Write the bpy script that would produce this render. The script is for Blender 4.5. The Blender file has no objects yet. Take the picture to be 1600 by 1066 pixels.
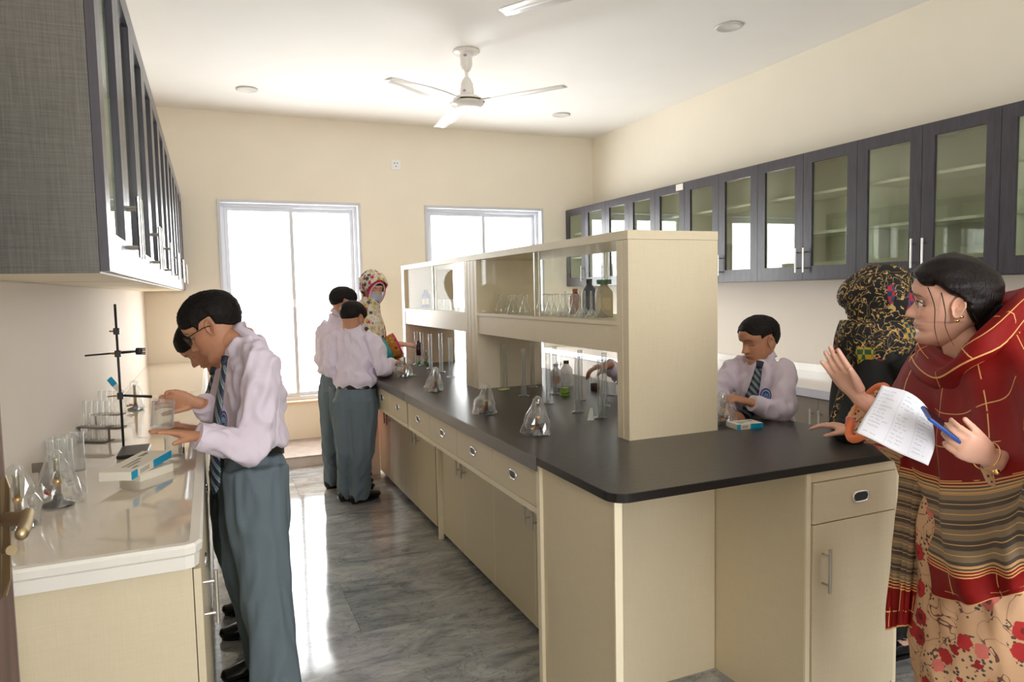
import bpy, bmesh, math, random
from mathutils import Vector, Matrix, noise
from math import sin, cos, pi, radians, sqrt, atan2
random.seed(7)
scene = bpy.context.scene
COL = scene.collection
# ------------------------------------------------------------------ camera
F_PX = 1096.95
YAW, PITCH, ROLL = 0.4049, -0.0720, -0.0205
CAM = Vector((0, 0, 1.554))
cf = Vector((sin(YAW)*cos(PITCH), cos(YAW)*cos(PITCH), sin(PITCH)))
_r = Vector((cos(YAW), -sin(YAW), 0)); _u = _r.cross(cf)
cr = (_r*cos(ROLL) + _u*sin(ROLL)).normalized()
cu = (_u*cos(ROLL) - _r*sin(ROLL)).normalized()
cam_d = bpy.data.cameras.new('camera'); cam = bpy.data.objects.new('camera', cam_d); COL.objects.link(cam)
cam_d.sensor_width = 36.0; cam_d.lens = F_PX/1600*36.0; cam_d.clip_start = 0.05
cam.matrix_world = Matrix(((cr.x, cu.x, -cf.x, CAM.x), (cr.y, cu.y, -cf.y, CAM.y), (cr.z, cu.z, -cf.z, CAM.z), (0, 0, 0, 1)))
scene.camera = cam
# ------------------------------------------------------------------ light
world = bpy.data.worlds.new('daylight'); scene.world = world; world.use_nodes = True
bg = world.node_tree.nodes['Background']; bg.inputs[0].default_value = (1.0, 1.0, 1.0, 1); bg.inputs[1].default_value = 6.5
scene.view_settings.view_transform = 'Standard'; scene.view_settings.look = 'None'
scene.view_settings.gamma = 1.0; scene.view_settings.use_curve_mapping = False
scene.view_settings.exposure = 0.98
scene.cycles.max_bounces = 10; scene.cycles.diffuse_bounces = 6; scene.cycles.transparent_max_bounces = 24
scene.cycles.caustics_reflective = False; scene.cycles.caustics_refractive = False
scene.cycles.sample_clamp_indirect = 6.0
scene.cycles.use_denoising = True
def portal(name, loc, size, rot):
    d = bpy.data.lights.new(name, 'AREA'); d.shape = 'RECTANGLE'; d.size, d.size_y = size
    d.cycles.is_portal = True
    o = bpy.data.objects.new(name, d); COL.objects.link(o); o.location = loc; o.rotation_euler = rot

def W(px, py, c):            # a point seen at that place in the picture, c metres in front of the lens
    return CAM + c*(cf + cr*((px-800)/F_PX) - cu*((py-533)/F_PX))
def AT(px, py, X=None, Y=None, Z=None):
    d = cf + cr*((px-800)/F_PX) - cu*((py-533)/F_PX)
    t = X/d.x if X is not None else (Y/d.y if Y is not None else (Z-CAM.z)/d.z)
    return CAM + d*t
# ------------------------------------------------------------------ objects
def tag(o, label=None, cat=None, group=None, kind=None):
    if label: o['label'] = label
    if cat: o['category'] = cat
    if group: o['group'] = group
    if kind: o['kind'] = kind
    return o
def empty(name, loc=(0, 0, 0), label=None, cat=None, group=None, rz=0):
    o = bpy.data.objects.new(name, None); COL.objects.link(o); o.location = loc; o.rotation_euler = (0, 0, rz)
    o.empty_display_size = 0.05
    return tag(o, label, cat, group)
def kids(o): return [c for c in bpy.data.objects if c.parent == o]
def dup(o, loc=None, rz=None, label=None, group=None, parent=None, scale=None):
    n = o.copy(); COL.objects.link(n)
    if parent: n.parent = parent
    for c in kids(o): dup(c, parent=n)
    if loc is not None: n.location = loc
    if rz is not None: n.rotation_euler = (0, 0, rz)
    if scale is not None: n.scale = scale
    if label: n['label'] = label
    if group: n['group'] = group
    return n

class MB:
    def __init__(s): s.v = []; s.f = []; s.m = []; s.uv = {}
    def add(s, vs, fs, mi=0):
        k = len(s.v); s.v += [Vector(v) for v in vs]
        for f in fs: s.f.append(tuple(i+k for i in f)); s.m.append(mi)
        return k
    def box(s, x0, x1, y0, y1, z0, z1, mi=0):
        vs = [(x, y, z) for x in (x0, x1) for y in (y0, y1) for z in (z0, z1)]
        s.add(vs, [(0, 1, 3, 2), (4, 6, 7, 5), (0, 4, 5, 1), (2, 3, 7, 6), (0, 2, 6, 4), (1, 5, 7, 3)], mi); return s
    def tube(s, pts, rads, seg=12, side=None, mi=0, cap=True, smooth_n=0, close=False, round_cap=False):
        pts = [Vector(p) for p in pts]; rads = [(r, r) if not isinstance(r, (tuple, list)) else tuple(r) for r in rads]
        if len(rads) == 1: rads = rads*len(pts)
        if smooth_n:
            P2 = []; R2 = []
            n = len(pts)
            for i in range(n-1):
                p0, p1, p2, p3 = pts[max(i-1, 0)], pts[i], pts[i+1], pts[min(i+2, n-1)]
                q = [Vector((*rads[j], 0)) for j in (max(i-1, 0), i, i+1, min(i+2, n-1))]
                for k in range(smooth_n):
                    t = k/smooth_n
                    cr_ = lambda a, b, c, d: 0.5*((2*b) + (c-a)*t + (2*a-5*b+4*c-d)*t*t + (3*b-a-3*c+d)*t**3)
                    P2.append(cr_(p0, p1, p2, p3)); rr = cr_(*q); R2.append((max(rr.x, 1e-4), max(rr.y, 1e-4)))
            P2.append(pts[-1]); R2.append(rads[-1]); pts, rads = P2, R2
        n = len(pts); rings = []; prev = Vector(side) if side is not None else None
        for i in range(n):
            if close: t = pts[(i+1) % n]-pts[i-1]
            else: t = pts[min(i+1, n-1)]-pts[max(i-1, 0)]
            t = t.normalized() if t.length > 1e-9 else Vector((0, 0, 1))
            if prev is None:
                prev = t.orthogonal()
            a = prev - t*prev.dot(t)
            if a.length < 1e-6: a = t.orthogonal()
            a.normalize(); b = t.cross(a)
            if side is None: prev = a
            rings.append((pts[i], a, b, rads[i], t))
        out = []
        def ring(p, a, b, r):
            return [p + a*r[0]*cos(2*pi*k/seg) + b*r[1]*sin(2*pi*k/seg) for k in range(seg)]
        if round_cap:
            p, a, b, r, t = rings[0]; m = min(r)
            for q in (1.0, .72, .38): out.append(ring(p - t*m*q, a, b, (r[0]*max(sqrt(1-q*q), .12), r[1]*max(sqrt(1-q*q), .12))))
        for p, a, b, r, t in rings: out.append(ring(p, a, b, r))
        if round_cap:
            p, a, b, r, t = rings[-1]; m = min(r)
            for q in (.38, .72, 1.0): out.append(ring(p + t*m*q, a, b, (r[0]*max(sqrt(1-q*q), .12), r[1]*max(sqrt(1-q*q), .12))))
        vs = [v for rg in out for v in rg]; N = len(out); fs = []
        for i in range(N if close else N-1):
            j = (i+1) % N
            for k in range(seg): fs.append((i*seg+k, i*seg+(k+1) % seg, j*seg+(k+1) % seg, j*seg+k))
        if cap and not close: fs.append(tuple(range(seg-1, -1, -1))); fs.append(tuple((N-1)*seg+k for k in range(seg)))
        s.add(vs, fs, mi); return s
    def lathe(s, prof, c=(0, 0, 0), seg=24, mi=0, M=None):   # prof: (r, z)
        c = Vector(c); vs = []; fs = []
        for r, z in prof:
            for k in range(seg):
                p = Vector((r*cos(2*pi*k/seg), r*sin(2*pi*k/seg), z))
                vs.append(c + (M @ p if M else p))
        for i in range(len(prof)-1):
            for k in range(seg): fs.append((i*seg+k, i*seg+(k+1) % seg, (i+1)*seg+(k+1) % seg, (i+1)*seg+k))
        if prof[0][0] > 1e-6: fs.append(tuple(range(seg-1, -1, -1)))
        if prof[-1][0] > 1e-6: fs.append(tuple((len(prof)-1)*seg+k for k in range(seg)))
        s.add(vs, fs, mi); return s
    def prism(s, poly, h0, h1, mi=0, ax='z'):
        n = len(poly)
        def q(a, b, h): return (a, b, h) if ax == 'z' else ((a, h, b) if ax == 'y' else (h, a, b))
        vs = [q(a, b, h0) for a, b in poly] + [q(a, b, h1) for a, b in poly]
        s.add(vs, [tuple(range(n-1, -1, -1)), tuple(range(n, 2*n))] + [(i, (i+1) % n, n+(i+1) % n, n+i) for i in range(n)], mi); return s
    def grid(s, P, mi=0, thick=0.0, close_u=False):            # P[i][j] -> points; with thickness a closed sheet
        nu, nv = len(P), len(P[0]); base = len(s.v)
        vs = [Vector(p) for row in P for p in row]; fs = []
        I = lambda i, j: (i % nu)*nv+j
        for i in range(nu if close_u else nu-1):
            for j in range(nv-1): fs.append((I(i, j), I(i+1, j), I(i+1, j+1), I(i, j+1)))
        k = s.add(vs, fs, mi)
        for i in range(nu):
            for j in range(nv): s.uv[k+i*nv+j] = (i/(nu-1), j/(nv-1))
        return s
    def build(s, name, mat, parent=None, smooth=False, bevel=0, auto=None):
        me = bpy.data.meshes.new(name); me.from_pydata([tuple(v) for v in s.v], [], s.f)
        mats = mat if isinstance(mat, (list, tuple)) else [mat]
        for m in mats: me.materials.append(m)
        for p, mi in zip(me.polygons, s.m): p.material_index = mi; p.use_smooth = smooth
        if s.uv:
            ul = me.uv_layers.new(name='UVMap')
            for l in me.loops: ul.data[l.index].uv = s.uv.get(l.vertex_index, (0, 0))
        bm = bmesh.new(); bm.from_mesh(me); bmesh.ops.recalc_face_normals(bm, faces=bm.faces); bm.to_mesh(me); bm.free()
        o = bpy.data.objects.new(name, me); COL.objects.link(o)
        if parent: o.parent = parent
        if bevel:
            b = o.modifiers.new('b', 'BEVEL'); b.width = bevel; b.segments = 2; b.limit_method = 'ANGLE'
        if auto is not None:
            bm = bmesh.new(); bm.from_mesh(me)
            for e in bm.edges: e.smooth = not (len(e.link_faces) == 2 and e.calc_face_angle(0) > auto)
            for f in bm.faces: f.smooth = True
            bm.to_mesh(me); bm.free()
        return o
def BX(name, mat, parent, x0, x1, y0, y1, z0, z1, bevel=0):
    return MB().box(x0, x1, y0, y1, z0, z1).build(name, mat, parent, bevel=bevel)

# ------------------------------------------------------------------ materials
MATS = {}
def srgb(r, g, b):
    f = lambda c: c/12.92 if c <= .04045 else ((c+.055)/1.055)**2.4
    return (f(r/255), f(g/255), f(b/255))
def mat(name, col, rough=.5, metal=0, nscale=None, namp=.1, bump=0, bscale=None, spec=.5, coat=0, stretch=None, emit=None, sheen=0, trans=0, alpha=1, sub=0):
    if name in MATS: return MATS[name]
    m = bpy.data.materials.new(name); m.use_nodes = True; nt = m.node_tree; b = nt.nodes['Principled BSDF']
    b.inputs['Base Color'].default_value = (*col, 1); b.inputs['Roughness'].default_value = rough; b.inputs['Metallic'].default_value = metal
    b.inputs['Specular IOR Level'].default_value = spec; b.inputs['Coat Weight'].default_value = coat
    b.inputs['Transmission Weight'].default_value = trans; b.inputs['Alpha'].default_value = alpha
    if sheen: b.inputs['Sheen Weight'].default_value = sheen
    if sub: b.inputs['Subsurface Weight'].default_value = sub; b.inputs['Subsurface Radius'].default_value = (.012, .005, .003)
    if emit: b.inputs['Emission Color'].default_value = (*emit[:3], 1); b.inputs['Emission Strength'].default_value = emit[3]
    if nscale or bump:
        tc = nt.nodes.new('ShaderNodeTexCoord'); mp = nt.nodes.new('ShaderNodeMapping'); nt.links.new(tc.outputs['Object'], mp.inputs[0])
        if stretch: mp.inputs['Scale'].default_value = stretch
        n = nt.nodes.new('ShaderNodeTexNoise'); n.inputs['Scale'].default_value = nscale or 20; n.inputs['Detail'].default_value = 4
        nt.links.new(mp.outputs[0], n.inputs[0])
        if namp:
            mr = nt.nodes.new('ShaderNodeMapRange'); mr.inputs['To Min'].default_value = 1-namp; mr.inputs['To Max'].default_value = 1+namp
            mr.inputs['From Min'].default_value = .3; mr.inputs['From Max'].default_value = .7
            nt.links.new(n.outputs[0], mr.inputs[0])
            mx = nt.nodes.new('ShaderNodeVectorMath'); mx.operation = 'SCALE'; mx.inputs[0].default_value = col
            nt.links.new(mr.outputs[0], mx.inputs['Scale']); nt.links.new(mx.outputs[0], b.inputs['Base Color'])
        if bump:
            n2 = nt.nodes.new('ShaderNodeTexNoise'); n2.inputs['Scale'].default_value = bscale or nscale or 50; n2.inputs['Detail'].default_value = 3
            nt.links.new(mp.outputs[0], n2.inputs[0])
            bp = nt.nodes.new('ShaderNodeBump'); bp.inputs['Strength'].default_value = bump; bp.inputs['Distance'].default_value = .002
            nt.links.new(n2.outputs[0], bp.inputs['Height']); nt.links.new(bp.outputs[0], b.inputs['Normal'])
    MATS[name] = m; return m
def weave(name, col, amp=.06, rough=.4, s1=(9, 9, 260), s2=(260, 260, 9), coat=0):
    """linen-print laminate: two crossed fine streak patterns"""
    m = bpy.data.materials.new(name); m.use_nodes = True; nt = m.node_tree; b = nt.nodes['Principled BSDF']
    b.inputs['Roughness'].default_value = rough; b.inputs['Coat Weight'].default_value = coat
    tc = nt.nodes.new('ShaderNodeTexCoord'); outs = []
    for sc in (s1, s2):
        mp = nt.nodes.new('ShaderNodeMapping'); mp.inputs['Scale'].default_value = sc; nt.links.new(tc.outputs['Object'], mp.inputs[0])
        n = nt.nodes.new('ShaderNodeTexNoise'); n.inputs['Scale'].default_value = 1.0; n.inputs['Detail'].default_value = 2; nt.links.new(mp.outputs[0], n.inputs[0]); outs.append(n)
    ad = nt.nodes.new('ShaderNodeMath'); ad.operation = 'ADD'; nt.links.new(outs[0].outputs[0], ad.inputs[0]); nt.links.new(outs[1].outputs[0], ad.inputs[1])
    mr = nt.nodes.new('ShaderNodeMapRange'); mr.inputs['From Min'].default_value = .7; mr.inputs['From Max'].default_value = 1.3
    mr.inputs['To Min'].default_value = 1-amp; mr.inputs['To Max'].default_value = 1+amp; nt.links.new(ad.outputs[0], mr.inputs[0])
    mx = nt.nodes.new('ShaderNodeVectorMath'); mx.operation = 'SCALE'; mx.inputs[0].default_value = col
    nt.links.new(mr.outputs[0], mx.inputs['Scale']); nt.links.new(mx.outputs[0], b.inputs['Base Color'])
    bp = nt.nodes.new('ShaderNodeBump'); bp.inputs['Strength'].default_value = .15; bp.inputs['Distance'].default_value = .001
    nt.links.new(ad.outputs[0], bp.inputs['Height']); nt.links.new(bp.outputs[0], b.inputs['Normal'])
    MATS[name] = m; return m
def thin_glass(name, tint=(1, 1, 1), refl=.12, rough=.01, edge=1.0, power=2.0, painted_rim=0):
    m = bpy.data.materials.new(name); m.use_nodes = True; nt = m.node_tree; nt.nodes.remove(nt.nodes['Principled BSDF'])
    o = nt.nodes['Material Output']; t = nt.nodes.new('ShaderNodeBsdfTransparent'); t.inputs[0].default_value = (*tint, 1)
    g = nt.nodes.new('ShaderNodeBsdfGlossy'); g.inputs['Roughness'].default_value = rough; g.inputs[0].default_value = (1, 1, 1, 1)
    lw = nt.nodes.new('ShaderNodeLayerWeight'); lw.inputs[0].default_value = .35
    mr = nt.nodes.new('ShaderNodeMapRange'); mr.inputs['To Min'].default_value = refl; mr.inputs['To Max'].default_value = min(1, refl+.7*edge)
    pw = nt.nodes.new('ShaderNodeMath'); pw.operation = 'POWER'; pw.inputs[1].default_value = power; nt.links.new(lw.outputs['Facing'], pw.inputs[0]); nt.links.new(pw.outputs[0], mr.inputs[0])
    mx = nt.nodes.new('ShaderNodeMixShader'); nt.links.new(mr.outputs[0], mx.inputs[0]); nt.links.new(t.outputs[0], mx.inputs[1]); nt.links.new(g.outputs[0], mx.inputs[2])
    out = mx.outputs[0]
    if painted_rim:      # white diffuse rim painted in for window light on the edges
        df = nt.nodes.new('ShaderNodeBsdfTranslucent'); df.inputs[0].default_value = (.95, .96, .97, 1); d2 = nt.nodes.new('ShaderNodeBsdfDiffuse'); d2.inputs[0].default_value = (.95, .96, .97, 1)
        a = nt.nodes.new('ShaderNodeMixShader'); nt.links.new(df.outputs[0], a.inputs[1]); nt.links.new(d2.outputs[0], a.inputs[2])
        h = nt.nodes.new('ShaderNodeMapRange'); h.inputs['To Min'].default_value = .03; h.inputs['To Max'].default_value = painted_rim; nt.links.new(pw.outputs[0], h.inputs[0])
        m3 = nt.nodes.new('ShaderNodeMixShader'); nt.links.new(h.outputs[0], m3.inputs[0]); nt.links.new(out, m3.inputs[1]); nt.links.new(a.outputs[0], m3.inputs[2]); out = m3.outputs[0]
    nt.links.new(out, o.inputs[0]); MATS[name] = m; return m
# ------------------------------------------------------------------ the room
WL, WR, WD, WB, CH = -0.55, 4.20, 7.30, -1.6, 3.30
CT = 0.945
m_cream = mat('cream_paint', srgb(238, 230, 213), .75, nscale=3, namp=.015, bump=.05, bscale=60)
m_ceil = mat('white_ceiling_paint', srgb(240, 237, 232), .8, nscale=3, namp=.01)
m_white = mat('white_upvc', srgb(238, 238, 240), .3)
m_lam = weave('cream_linen_laminate', srgb(223, 209, 180), .032, .45, s1=(14, 14, 420), s2=(420, 420, 14))
m_edge = mat('cream_edge_band', srgb(240, 228, 200), .4)
m_wboard = mat('white_board', srgb(232, 228, 218), .4)
m_dark = weave('charcoal_wood_laminate', srgb(66, 62, 70), .22, .32, s1=(30, 30, 6), s2=(90, 90, 4))
m_darkside = weave('dark_linen_laminate', srgb(94, 90, 84), .24, .38, s1=(320, 320, 12), s2=(12, 12, 320))
m_steel = mat('brushed_steel', (.62, .60, .56), .3, 1)
m_chrome = mat('chrome', (.85, .85, .86), .12, 1)
m_pane = thin_glass('cabinet_glass', (.90, .94, .87), .07, .02, edge=.6, power=3)
m_win = thin_glass('window_glass', (.99, 1, 1), .03, .0, edge=.5, power=5)
m_sgl = thin_glass('shelf_glass', (.98, .99, .98), .015, .0, edge=.22, power=5)
m_blackedge = mat('black_counter_edge', (.012, .011, .011), .3)

def top_dark():
    m = bpy.data.materials.new('dark_counter_laminate'); m.use_nodes = True; nt = m.node_tree; b = nt.nodes['Principled BSDF']
    tc = nt.nodes.new('ShaderNodeTexCoord'); mp = nt.nodes.new('ShaderNodeMapping'); mp.inputs['Scale'].default_value = (1.2, 9, 1)
    nt.links.new(tc.outputs['Object'], mp.inputs[0]); n = nt.nodes.new('ShaderNodeTexNoise'); n.inputs['Scale'].default_value = 22; n.inputs['Detail'].default_value = 6
    nt.links.new(mp.outputs[0], n.inputs[0]); r = nt.nodes.new('ShaderNodeValToRGB')
    r.color_ramp.elements[0].position = .3; r.color_ramp.elements[0].color = (.026, .022, .021, 1); r.color_ramp.elements[1].position = .75; r.color_ramp.elements[1].color = (.070, .060, .057, 1)
    nt.links.new(n.outputs[0], r.inputs[0]); nt.links.new(r.outputs[0], b.inputs['Base Color'])
    b.inputs['Roughness'].default_value = .30; b.inputs['Specular IOR Level'].default_value = .55
    bp = nt.nodes.new('ShaderNodeBump'); bp.inputs['Strength'].default_value = .25; bp.inputs['Distance'].default_value = .001
    nt.links.new(n.outputs[0], bp.inputs['Height']); nt.links.new(bp.outputs[0], b.inputs['Normal']); return m
m_top = top_dark()
def marble():
    m = bpy.data.materials.new('grey_marble'); m.use_nodes = True; nt = m.node_tree; b = nt.nodes['Principled BSDF']; L = nt.links.new; N = nt.nodes.new
    tc = N('ShaderNodeTexCoord'); oi = N('ShaderNodeObjectInfo'); mul = N('ShaderNodeVectorMath'); mul.operation = 'MULTIPLY_ADD'
    geo = N('ShaderNodeNewGeometry'); cmb = N('ShaderNodeCombineXYZ'); L(oi.outputs['Random'], cmb.inputs[0]); L(oi.outputs['Random'], cmb.inputs[1])
    mul.inputs[1].default_value = (37, 53, 0); L(cmb.outputs[0], mul.inputs[0]); L(geo.outputs['Position'], mul.inputs[2])
    mp = N('ShaderNodeMapping'); mp.inputs['Rotation'].default_value = (0, 0, .5); mp.inputs['Scale'].default_value = (1, 2.2, 1); L(mul.outputs[0], mp.inputs[0])
    n = N('ShaderNodeTexNoise'); n.inputs['Scale'].default_value = 2.6; n.inputs['Detail'].default_value = 9; n.inputs['Roughness'].default_value = .62; n.inputs['Distortion'].default_value = 1.2
    L(mp.outputs[0], n.inputs[0]); r = N('ShaderNodeValToRGB'); e = r.color_ramp.elements
    e[0].position = .28; e[0].color = (*srgb(112, 114, 116), 1); e[1].position = .72; e[1].color = (*srgb(196, 194, 188), 1)
    k = r.color_ramp.elements.new(.5); k.color = (*srgb(160, 161, 160), 1); L(n.outputs[0], r.inputs[0])
    n2 = N('ShaderNodeTexNoise'); n2.inputs['Scale'].default_value = 3.3; n2.inputs['Detail'].default_value = 6; n2.inputs['Distortion'].default_value = 2.5; L(mp.outputs[0], n2.inputs[0])
    v = N('ShaderNodeMath'); v.operation = 'SUBTRACT'; v.inputs[1].default_value = .5; L(n2.outputs[0], v.inputs[0]); ab = N('ShaderNodeMath'); ab.operation = 'ABSOLUTE'; L(v.outputs[0], ab.inputs[0])
    r2 = N('ShaderNodeMapRange'); r2.inputs['From Max'].default_value = .022; r2.inputs['To Min'].default_value = .62; r2.inputs['To Max'].default_value = 1.0; L(ab.outputs[0], r2.inputs[0])
    rr = N('ShaderNodeMapRange'); rr.inputs['To Min'].default_value = .86; rr.inputs['To Max'].default_value = 1.1; L(oi.outputs['Random'], rr.inputs[0])
    mm = N('ShaderNodeMath'); mm.operation = 'MULTIPLY'; L(r2.outputs[0], mm.inputs[0]); L(rr.outputs[0], mm.inputs[1])
    s = N('ShaderNodeVectorMath'); s.operation = 'SCALE'; L(r.outputs[0], s.inputs[0]); L(mm.outputs[0], s.inputs['Scale']); L(s.outputs[0], b.inputs['Base Color'])
    b.inputs['Roughness'].default_value = .09; b.inputs['Specular IOR Level'].default_value = .65
    n3 = N('ShaderNodeTexNoise'); n3.inputs['Scale'].default_value = 3; L(geo.outputs['Position'], n3.inputs[0])
    bp = N('ShaderNodeBump'); bp.inputs['Strength'].default_value = .12; bp.inputs['Distance'].default_value = .01; L(n3.outputs[0], bp.inputs['Height']); L(bp.outputs[0], b.inputs['Normal'])
    return m
m_marble = marble()
m_plinth = mat('brown_marble_skirting', srgb(158, 142, 132), .35, nscale=9, namp=.18)

fl = BX('floor', mat('floor_grout', srgb(120, 118, 114), .6), None, WL-.2, WR+.2, WB-.2, WD+.3, -.12, -.008); tag(fl, kind='structure')
tw, tl = .60, 1.22
first = None; j = 0; y = WB-.05
rows = []
while y < 6.5:
    x = WL-.1 + (0 if j % 2 == 0 else -.45)
    while x < WR+.1:
        x0, x1 = max(x, WL-.15), min(x+tl, WR+.15)
        if x1-x0 > .05:
            t = BX('tile', m_marble, fl, x0+.0008, x1-.0008, y+.0008, min(y+tw, 6.6)-.0008, -.02, 0)
        x += tl
    y += tw; j += 1
# raised marble step under the windows
st = empty('trim_1', (0, 0, 0)); tag(st, kind='structure')
BX('riser', mat('pale_marble', srgb(186, 178, 168), .3, nscale=8, namp=.1), st, WL, WR, 6.50, 6.56, 0, .085)
BX('tread', m_plinth, st, WL, WR, 6.49, WD, .085, .10, .003)

WIN1 = (0.120, 1.450); WIN2 = (2.160, 3.530); WZ0, WZ1 = .48, 2.461
def wall(name, boxes, m=m_cream):
    b = MB()
    for q in boxes: b.box(*q)
    return tag(b.build(name, m), kind='structure')
T = .22
wall('wall_far', [(WL-T, WIN1[0], WD, WD+T, -.1, CH+.1), (WIN1[1], WIN2[0], WD, WD+T, -.1, CH+.1), (WIN2[1], WR+T, WD, WD+T, -.1, CH+.1),
    (WIN1[0], WIN1[1], WD, WD+T, WZ1, CH+.1), (WIN2[0], WIN2[1], WD, WD+T, WZ1, CH+.1), (WIN1[0], WIN1[1], WD, WD+T, -.1, WZ0), (WIN2[0], WIN2[1], WD, WD+T, -.1, WZ0)])
wall('wall_left', [(WL-T, WL, WB-T, WD+T, -.1, CH+.1)])
wall('wall_right', [(WR, WR+T, WB-T, WD+T, -.1, CH+.1)])
FILL_WIN = ((.1, 1.4), (1.7, 2.5), (3.5, 3.9))  # unseen rear windows, added and sized to fill the room with light
wall('wall_back', [(WL-T, FILL_WIN[0][0], WB-T, WB, -.1, CH+.1), (FILL_WIN[0][1], FILL_WIN[1][0], WB-T, WB, -.1, CH+.1), (FILL_WIN[1][1], FILL_WIN[2][0], WB-T, WB, -.1, CH+.1), (FILL_WIN[2][1], WR+T, WB-T, WB, -.1, CH+.1)] +
     [(a, b, WB-T, WB, 2.7, CH+.1) for a, b in FILL_WIN] + [(a, b, WB-T, WB, -.1, .9) for a, b in FILL_WIN])
wall('ceiling', [(WL-T, WR+T, WB-T, WD+T, CH, CH+.12)], m_ceil)

m_wf = mat('window_upvc', srgb(206, 208, 214), .35)
def window(name, x0, x1, z0, z1, y, d=1):
    """sliding two-sash uPVC window set in the wall, with plaster reveal trim"""
    r = empty(name, (0, 0, 0)); tag(r, kind='structure')
    f = .045; yy = y+.03*d; Y = lambda a, b: (min(y+a*d, y+b*d), max(y+a*d, y+b*d))
    b = MB(); a0, a1 = Y(.0005, .20); t = .016
    b.box(x0+.0005, x0+.012, a0, a1, z0, z1-.0005); b.box(x1-.012, x1-.0005, a0, a1, z0, z1-.0005); b.box(x0+.012, x1-.012, a0, a1, z1-.012, z1-.0005)
    a0, a1 = Y(-.012, -.0005); b.box(x0-t, x0+.012, a0, a1, z0, z1+t); b.box(x1-.012, x1+t, a0, a1, z0, z1+t); b.box(x0+.012, x1-.012, a0, a1, z1-.012, z1+t)
    b.build('window_casing', m_wf, r, bevel=.002)
    a0, a1 = Y(.08, .15)
    b = MB(); b.box(x0, x0+f, a0, a1, z0, z1); b.box(x1-f, x1, a0, a1, z0, z1); b.box(x0+f, x1-f, a0, a1, z1-f, z1); b.box(x0+f, x1-f, a0, a1, z0, z0+f)
    b.build('window_frame', m_wf, r, bevel=.003)
    xm = (x0+x1)/2
    for k, (s0, s1, o) in enumerate(((x0+f, xm+.02, .085), (xm-.02, x1-f, .118))):
        s = .036; a0, a1 = Y(o, o+.028)
        b = MB(); b.box(s0, s0+s, a0, a1, z0+f, z1-f); b.box(s1-s, s1, a0, a1, z0+f, z1-f); b.box(s0+s, s1-s, a0, a1, z1-f-s, z1-f); b.box(s0+s, s1-s, a0, a1, z0+f, z0+f+s)
        sash = b.build('sash', m_wf, r, bevel=.003)
        a0, a1 = Y(o+.012, o+.016); BX('pane', m_win, sash, s0+s, s1-s, a0, a1, z0+f+s, z1-f-s)
    a0, a1 = Y(.075, .092); BX('latch', m_white, r, xm-.012, xm+.012, a0-.004, a0+.01, (z0+z1)/2-.04, (z0+z1)/2+.04)
    a0, a1 = Y(-.02, .09); BX('window_sill', mat('sill_stone', srgb(228, 200, 160), .4), r, x0-.01, x1+.01, a0, a1, z0-.018, z0+.004, .003)
    return r
window('window_1', WIN1[0], WIN1[1], WZ0, WZ1, WD)
window('window_2', WIN2[0], WIN2[1], WZ0, WZ1, WD)
for k, (a, b_) in enumerate(FILL_WIN): window('window_%d' % (k+3), a, b_, .9, 2.7, WB, -1)  # the added fill windows behind the camera
for k, (a, b_, z0, z1) in enumerate(((*WIN1, WZ0, WZ1), (*WIN2, WZ0, WZ1))):
    portal('window_daylight', ((a+b_)/2, WD+.21, (z0+z1)/2), (b_-a, z1-z0), (-pi/2, 0, 0))
for a, b_ in FILL_WIN: portal('window_daylight', ((a+b_)/2, WB-.21, 1.8), (b_-a, 1.8), (pi/2, 0, 0))  # daylight portals of the added rear windows

m_splash = mat('offwhite_splash_paint', srgb(224, 214, 202), .85, nscale=3, namp=.01)
for k, (xa, xb, z0, z1) in enumerate(((WL+.0002, WL+.004, CT+.001, 1.611), (WR-.004, WR-.0002, .951, 1.582))):
    tag(BX('trim_%d' % (k+2), m_splash, None, xa, xb, 1.9 if k == 0 else WB+.01, WD-.005, z0, z1), kind='structure')
# wall plate high on the far wall
o = BX('wall_plate', m_white, None, 1.80, 1.90, WD-.012, WD-.0005, 2.83, 2.935, .003)
tag(o, 'small white square wall plate with dark holes high between the two windows', 'wall plate')
for q in ((1.835, 2.90), (1.865, 2.90), (1.85, 2.868)): MB().lathe([(0.006, 0), (0.006, .002)], (q[0], WD-.0135, q[1]), 10, M=Matrix.Rotation(pi/2, 3, 'X')).build('socket_hole', mat('dark_hole', (.1, .09, .1), .6), o)

# ceiling downlights
names = ['round ceiling downlight nearest the left wall cabinets', 'round ceiling downlight nearest the camera on the right', 'round ceiling downlight far right beyond the fan blade']
proto = None
for (px, py), lb in zip(((386, 139), (1138, 41), (877, 179)), names):
    p = AT(px, py, Z=CH)
    if proto is None:
        proto = empty('ceiling_downlight', (0, 0, 0), lb, 'ceiling light', 'recessed ceiling downlights')
        MB().lathe([(.065, -.001), (.088, -.001), (.09, -.010), (.075, -.014), (.065, -.006)], seg=32).build('rim', mat('downlight_rim', srgb(214, 210, 204), .4), proto, True)
        MB().lathe([(.066, -.005), (.0001, -.005)], seg=32).build('diffuser', mat('frosted_diffuser', srgb(232, 228, 222), .5), proto)
        proto.location = p
    else: dup(proto, p, label=lb)

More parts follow.
